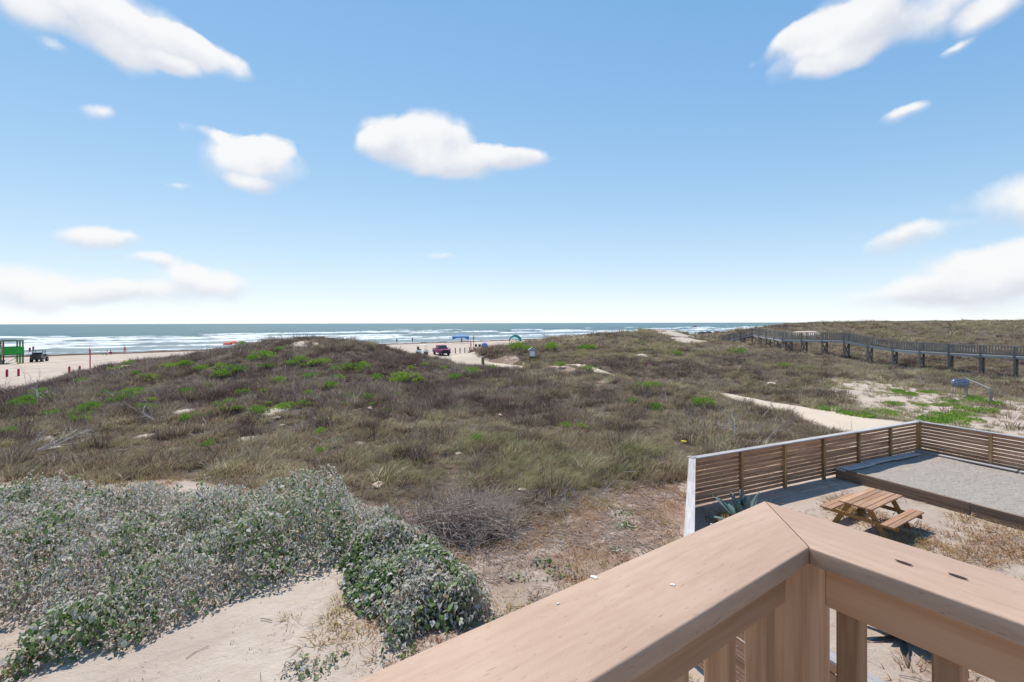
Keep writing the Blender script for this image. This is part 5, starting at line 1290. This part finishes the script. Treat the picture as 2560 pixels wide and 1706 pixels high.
# ------------------------------------------------------------------ lifeguard stand
def lifeguard():
    q = at(26, 908, -.65); q.z = H1(q.x, q.y)
    root = empty('lifeguard_stand', q, R(-33), 'green wooden lifeguard stand with number 9 on its side', 'lifeguard stand')
    W, D, z1, z2, z3 = 3.7, 2.3, 1.45, 2.55, 3.55
    for x in (-W / 2 + .1, 0, W / 2 - .1):
        for y in (-D / 2 + .1, D / 2 - .1): MB().box((x, y, z3 / 2 - .1), (.16, .16, z3 + .2)).build('post', M['green_dark'], root)
    MB().box((0, 0, z1), (W, D, .12)).build('floor', M['green_dark'], root)
    for y in (-D / 2, D / 2): MB().box((0, y, (z1 + z2) / 2 + .05), (W + .04, .06, z2 - z1)).build('wall_panel', M['green_paint'], root)
    for x in (-W / 2, W / 2): MB().box((x, 0, (z1 + z2) / 2 + .05), (.06, D - .08, z2 - z1)).build('side_panel', M['green_paint'], root)
    for y in (-D / 2 + .1, D / 2 - .1): MB().box((0, y, z3), (W + .1, .14, .16)).build('roof_beam', M['green_dark'], root)
    for x in (-W / 2 + .1, W / 2 - .1): MB().box((x, 0, z3 + .01), (.14, D, .15)).build('roof_beam', M['green_dark'], root)
    for s in (-1, 1): MB().beam((s * W / 2 - s * .2, -D / 2 + .02, .05), (s * .1, -D / 2 + .02, z1 - .1), .05, .12, up=(0, 1, 0)).build('brace', M['green_paint'], root)
    MB().beam((W / 2 - .02, -D / 2 + .2, .05), (W / 2 - .02, D / 2 - .2, z1 - .1), .05, .12, up=(1, 0, 0)).build('brace', M['green_paint'], root)
    for k in range(6): MB().box((W / 2 + .25 + .16 * (5 - k), .4, .22 * k + .15), (.22, .8, .05)).build('stair_tread', M['green_paint'], root)
    cu = bpy.data.curves.new('number', 'FONT'); cu.body = '9'; cu.size = .85; cu.extrude = .012; cu.align_x = 'CENTER'; cu.align_y = 'CENTER'
    t = bpy.data.objects.new('tmp', cu); COL.objects.link(t); dg = bpy.context.evaluated_depsgraph_get(); me = bpy.data.meshes.new_from_object(t.evaluated_get(dg)); bpy.data.objects.remove(t)
    o = mesh_obj('number', me, M['white'], root); o.location = (.85, -D / 2 - .045, z1 + .62); o.rotation_euler = (math.pi / 2, 0, 0)
    n = 14; MB().add([(math.cos(6.283 * k / n) * .22, 0, math.sin(6.283 * k / n) * .2) for k in range(n)], [tuple(range(n))]).build('emblem', M['yellow'], root).location = (-.55, -D / 2 - .04, z1 + .62)
    MB().box((-.15, -D / 2 - .06, .82), (.62, .04, 1.15)).build('white_sign', M['paper'], root, bevel=.01)
    f = empty('red_flag', root.matrix_basis @ Vector((W / 2 + .15, -D / 2, 0)), R(-33), 'tall pink flag on a pole at the lifeguard stand corner', 'flag')
    MB().cyl((0, 0, -.2), (0, 0, 3.9), .04, 8).build('pole', M['red_bollard'], f)
    MB().add([(0, .0, 3.85), (.10, .1, 3.2), (.25, .05, 2.8), (-.05, 0, 2.65), (-.35, -.05, 2.9), (-.1, 0, 3.3)], [(0, 1, 2, 3, 4, 5)]).build('flag_cloth', M['pink'], f)
    def board(nm, local, rz, L, w, m1, m2, label, cat, tiltx=0):
        r2 = empty(nm, root.matrix_basis @ Vector(local), R(-33) + rz, label, cat)
        K = 9; mb = MB(); vs = []
        for i in range(K):
            s = -1 + 2 * i / (K - 1); ww = w * math.sqrt(max(.02, 1 - abs(s) ** 2.4)); vs += [(s * L / 2, -ww / 2, .06), (s * L / 2, 0, .10), (s * L / 2, ww / 2, .06), (s * L / 2, 0, .0)]
        fs = [(i * 4 + j, i * 4 + (j + 1) % 4, i * 4 + 4 + (j + 1) % 4, i * 4 + 4 + j) for i in range(K - 1) for j in range(4)] + [(0, 1, 2, 3), (K * 4 - 1, K * 4 - 2, K * 4 - 3, K * 4 - 4)]
        mb.add(vs, fs).build('hull', M[m1], r2, smooth=True)
        MB().box((0, 0, .105), (L * .3, w * .5, .02)).build('deck_pad', M[m2], r2)
        r2.rotation_euler[0] = tiltx
    board('rescue_board', (.75, -.9, .35), 0, 2.2, .6, 'white', 'red', 'white rescue board with red pad under the green stand', 'board', R(50))
    board('kayak', (W / 2 + 1.4, -.4, .06), R(10), 2.6, .8, 'yellow', 'white', 'cream kayak lying on the sand beside the lifeguard stand', 'kayak', R(25))
bpy.context.view_layer.update()
lifeguard()
for px, py in ((72, 883), (81, 877)):
    q = at(px, py + 6, -.95); q.z = H1(q.x, q.y)
    f = empty('pink_flag', q, R(-20), 'small pink flag on a stick by the waterline', 'flag', 'pink flags by the waterline')
    MB().cyl((0, 0, -.2), (0, 0, 1.9), .03, 6).build('pole', M['bollard'], f)
    MB().add([(0, 0, 1.9), (.55, .1, 1.85), (.5, .05, 1.0), (0, 0, 1.05), (.0, -.02, 1.05)], [(0, 1, 2, 3)]).build('flag_cloth', M['pink'], f)

# ------------------------------------------------------------------ beach shades
def sag_sheet(w, d, sag, n=7):
    vs = []; fs = []
    for i in range(n):
        for j in range(n):
            s, t = -1 + 2 * i / (n - 1), -1 + 2 * j / (n - 1); vs.append((s * w / 2, t * d / 2, sag * (1 - s * s) * (1 - .3 * t * t)))
    for i in range(n - 1):
        for j in range(n - 1): fs.append((i * n + j, i * n + n + j, i * n + n + j + 1, i * n + j + 1))
    return vs, fs
q = at(1151, 858, -.9); q.z = H1(q.x, q.y)
root = empty('blue_canopy', q, R(8), 'blue fabric beach canopy on poles near the waterline', 'canopy')
vs, fs = sag_sheet(5.4, 3.2, .55); o = MB().add(vs, fs).build('canopy_cloth', M['blue_cloth'], root, smooth=True); o.location = (0, 0, 2.3)
MB().add([(-2.7, -1.6, 2.3), (2.7, -1.6, 2.3), (2.5, -1.65, 1.1), (1.2, -1.65, 1.85), (-1.2, -1.65, 1.8), (-2.5, -1.65, 1.2)], [(0, 1, 2, 3, 4, 5)]).build('valance', M['blue_cloth'], root)
for s in (-1, 1):
    for y in (-1.5, 1.5): MB().cyl((s * 2.5, y, -.2), (s * 2.6, y, 2.35), .06, 6).build('pole', M['chrome'], root)
MB().tube([(-2.7, -1.6, 2.3), (-5.0, -2.6, .02)], .02, 5).build('guy_rope', M['dark_cloth'], root); MB().tube([(2.7, -1.6, 2.3), (4.6, -2.6, .02)], .02, 5).build('guy_rope', M['dark_cloth'], root)
q = at(1287, 853, -.95); q.z = H1(q.x, q.y)
root = empty('teal_wind_shade', q, R(10), 'teal arched wind shade standing on the beach behind the dune', 'canopy')
pts = [(math.cos(a) * 2.3, math.sin(a) * 2.35) for a in [math.pi * k / 12 for k in range(13)]]
vs = [(x, -.7 - .2 * z, z) for x, z in pts] + [(x * .72, .9, z * .66) for x, z in pts]
MB().add(vs, [(k, k + 1, 14 + k, 13 + k) for k in range(12)]).build('cloth', M['teal_cloth'], root, smooth=True); MB().tube([(x, -.72 - .2 * z, z) for x, z in pts], .05, 6).build('hoop', M['dark_cloth'], root)
q = at(1213, 876, -.75); q.z = H1(q.x, q.y)
root = empty('blue_tent', q, R(20), 'small blue dome tent on the sand behind the bollards', 'tent')
n = 12; vs = []; fs = []; K = 5
for i in range(K):
    e = math.pi / 2 * i / K; 
    for k in range(n): a = 6.283 * k / n; vs.append((math.cos(a) * .95 * math.cos(e) + .25 * math.sin(e) * -1, math.sin(a) * .85 * math.cos(e), 1.55 * math.sin(e) ** .85))
vs.append((-.25, 0, 1.56))
fs = [(i * n + k, i * n + (k + 1) % n, i * n + n + (k + 1) % n, i * n + n + k) for i in range(K - 1) for k in range(n)] + [((K - 1) * n + k, (K - 1) * n + (k + 1) % n, K * n) for k in range(n)]
MB().add(vs, fs).build('tent_cloth', M['blue_cloth'], root)
MB().tube([(math.cos(e) * .97, -.1, 1.58 * math.sin(e)) for e in [k * math.pi / 10 for k in range(11)]], .025, 5).build('tent_pole', M['dark_cloth'], root)
for i, (px, py) in enumerate(((569, 872), (585, 868))):
    q = at(px, 880, -.8); q.z = H1(q.x, q.y)
    root = empty('orange_umbrella', q, 0, 'orange red beach umbrella just visible over the left dune', 'umbrella', 'orange umbrellas behind the dune')
    MB().cyl((0, 0, -.2), (0, 0, 2.3), .03, 6).build('pole', M['chrome'], root)
    MB().tube([(0, 0, 1.7 + .2 * i), (0, 0, 2.0 + .2 * i), (0, 0, 2.2 + .2 * i), (0, 0, 2.32 + .2 * i)], [.95, .8, .45, .03], 10, cap=False).build('canopy', M['orange_cloth'], root)
def chair(px, py, i):
    q = at(px, py, -.78); q.z = H1(q.x, q.y)
    root = empty('beach_chair', q, R(160 + 20 * i), 'black folding beach chair beside the blue tent', 'chair', 'beach chairs by the blue tent')
    MB().box((0, 0, .35), (.55, .5, .04)).build('seat', M['black'], root); o = MB().box((0, .28, .68), (.55, .04, .65)).build('backrest', M['black'], root); o.rotation_euler = (0, 0, 0)
    for sx in (-.26, .26):
        for sy in (-.22, .24): MB().cyl((sx, sy, -.02), (sx * .95, -sy * .6, .38), .018, 6).build('leg', M['chrome'], root)
for i, px in enumerate((1191, 1199)): chair(px, 873, i)

# ------------------------------------------------------------------ boat at sea
d = (816 + 457 * ROLL + 1.5 - CY) / F; Y = 6.6 / d; q = Vector(((1737 - CX) / F * Y, Y, -1.2))
root = empty('red_boat', q, R(10), 'small red fishing boat out on the sea', 'boat')
L_, B_ = 7.5, 1.2; vs = []
for x, w, z0 in ((-.5, .9, -.25), (-.2, 1, -.3), (.2, .9, -.3), (.42, .5, -.2), (.5, .05, .0)): vs += [(x * L_, -w * B_, 1.1 + .9 * max(0, x) ** 2), (x * L_, -w * B_ * .5, z0), (x * L_, w * B_ * .5, z0), (x * L_, w * B_, 1.1 + .9 * max(0, x) ** 2)]
MB().add(vs, [(i * 4 + j, i * 4 + j + 1, i * 4 + 5 + j, i * 4 + 4 + j) for i in range(4) for j in range(3)] + [(0, 1, 2, 3)] + [(i * 4, i * 4 + 4, i * 4 + 7, i * 4 + 3) for i in range(4)]).build('hull', M['red'], root)
MB().box((-.8, 0, 2.0), (2.0, 1.5, 1.7)).build('cabin', M['white'], root, bevel=.08); MB().cyl((.9, 0, 1.0), (.9, 0, 4.2), .05, 6).build('mast', M['dark_cloth'], root)

# ------------------------------------------------------------------ people
def person(px, py, z, label, shirt, pants, pose='stand', rz=0.0, skin='skin', loc=None, group=None):
    q = at(px, py, z); q.z = H1(q.x, q.y) if q.z > -1.05 else -1.3
    hips = .94; V = {}
    if pose == 'stand':
        V = dict(pel=(0, 0, .95), bel=(0, 0, 1.12), che=(0, 0, 1.36), nek=(0, .01, 1.50), hd0=(0, -.01, 1.58), hd1=(0, -.02, 1.66), hd2=(0, -.01, 1.74),
                 lh=(.09, 0, .90), lk=(.11, -.02, .50), la=(.12, .03, .09), lt=(.13, -.12, .04), rh=(-.09, 0, .90), rk=(-.11, -.05, .50), ra=(-.12, .0, .09), rt=(-.13, -.15, .04),
                 ls=(.19, 0, 1.42), le=(.25, .02, 1.14), lw=(.26, -.06, .90), lf=(.26, -.09, .80), rs=(-.19, 0, 1.42), re=(-.25, .02, 1.14), rw=(-.26, -.06, .90), rf=(-.26, -.09, .80))
    else:
        V = dict(pel=(0, 0, .12), bel=(0, .06, .30), che=(0, .10, .54), nek=(0, .08, .68), hd0=(0, .06, .76), hd1=(0, .04, .84), hd2=(0, .04, .92),
                 lh=(.10, -.02, .12), lk=(.14, -.40, .38), la=(.14, -.68, .09), lt=(.14, -.82, .06), rh=(-.10, -.02, .12), rk=(-.16, -.44, .22), ra=(-.18, -.86, .08), rt=(-.18, -.95, .12),
                 ls=(.19, .10, .60), le=(.27, .02, .36), lw=(.20, -.22, .34), lf=(.18, -.30, .34), rs=(-.19, .10, .60), re=(-.27, .22, .34), rw=(-.28, .30, .10), rf=(-.28, .34, .04))
    E = [('pel', 'bel'), ('bel', 'che'), ('che', 'nek'), ('nek', 'hd0'), ('hd0', 'hd1'), ('hd1', 'hd2'), ('pel', 'lh'), ('lh', 'lk'), ('lk', 'la'), ('la', 'lt'), ('pel', 'rh'), ('rh', 'rk'), ('rk', 'ra'), ('ra', 'rt'), ('che', 'ls'), ('ls', 'le'), ('le', 'lw'), ('lw', 'lf'), ('che', 'rs'), ('rs', 're'), ('re', 'rw'), ('rw', 'rf')]
    Rr = dict(pel=(.15, .11), bel=(.14, .10), che=(.16, .11), nek=(.055, .055), hd0=(.07, .08), hd1=(.088, .105), hd2=(.07, .08), lh=(.09, .09), lk=(.06, .06), la=(.04, .04), lt=(.035, .03), ls=(.06, .06), le=(.042, .042), lw=(.03, .03), lf=(.035, .02))
    ks = list(V); me = bpy.data.meshes.new('body'); me.from_pydata([V[k] for k in ks], [(ks.index(a), ks.index(b)) for a, b in E], [])
    o = bpy.data.objects.new('tmp_body', me); COL.objects.link(o)
    md = o.modifiers.new('skin', 'SKIN'); o.modifiers.new('sub', 'SUBSURF').levels = 1
    for i, k in enumerate(ks):
        kk = k if k in Rr else 'l' + k[1:]; me.skin_vertices[0].data[i].radius = Rr[kk]; me.skin_vertices[0].data[i].use_root = (k == 'pel')
    dg = bpy.context.evaluated_depsgraph_get(); m2 = bpy.data.meshes.new_from_object(o.evaluated_get(dg)); bpy.data.objects.remove(o)
    root = empty('person', q, rz, label, 'person', group)
    for s in (skin, shirt, pants): m2.materials.append(M[s])
    hz = .88 if pose == 'stand' else .10; zn = V['nek'][2] - .06
    for f in m2.polygons:
        c = f.center
        if pose == 'stand': f.material_index = 1 if (1.0 < c.z < zn and abs(c.x) < .24) else (2 if .55 < c.z <= 1.0 and abs(c.x) < .22 else 0)
        else: f.material_index = 1 if (c.y > -.06 and .2 < c.z < zn and abs(c.x) < .24) else (2 if c.z < .26 and c.y > -.3 else 0)
    m2.shade_smooth(); b = bpy.data.objects.new('body', m2); COL.objects.link(b); b.parent = root
    hz = V['hd1']; bm = bmesh.new(); bmesh.ops.create_icosphere(bm, subdivisions=2, radius=.112)
    for v in bm.verts: v.co.z = max(v.co.z, -.02); v.co.y *= 1.1
    h = bpy.data.meshes.new('hair'); bm.to_mesh(h); bm.free(); ho = mesh_obj('hair', h, M['hair'], root); ho.location = (hz[0], hz[1] + .02, hz[2] + .02)
    return root
person(277, 884, -.9, 'person in dark red top sitting on the sand by the waterline', 'red', 'dark_cloth', 'sit', R(60))
person(267, 885, -.9, 'person in white top sitting next to another on the sand', 'white', 'dark_cloth', 'sit', R(-20))
person(312, 882, -.9, 'person in orange clothes standing near the waterline', 'orange_cloth', 'orange_cloth', 'stand', R(20))
person(992, 858, -1.2, 'dark clothed person standing in the shallows left of the canopy', 'dark_cloth', 'dark_cloth')
person(1031, 856, -1.2, 'dark clothed person wading close to the blue canopy', 'dark_cloth', 'dark_cloth', 'stand', 1.0)
person(1154, 858, -.9, 'person in red shirt standing under the blue canopy', 'red', 'dark_cloth', 'stand', .5)
person(1177, 872, -.75, 'person in swimwear standing beside the thin dark pole', 'skin', 'pink', 'stand', 2.0)
person(1376, 852, -1.0, 'person standing at the waterline seen over the dune top', 'dark_cloth', 'dark_cloth', 'stand', .3, group='people over the dune top')
person(1384, 852, -1.0, 'person standing at the waterline seen over the dune top', 'dark_cloth', 'dark_cloth', 'stand', -.4, group='people over the dune top')
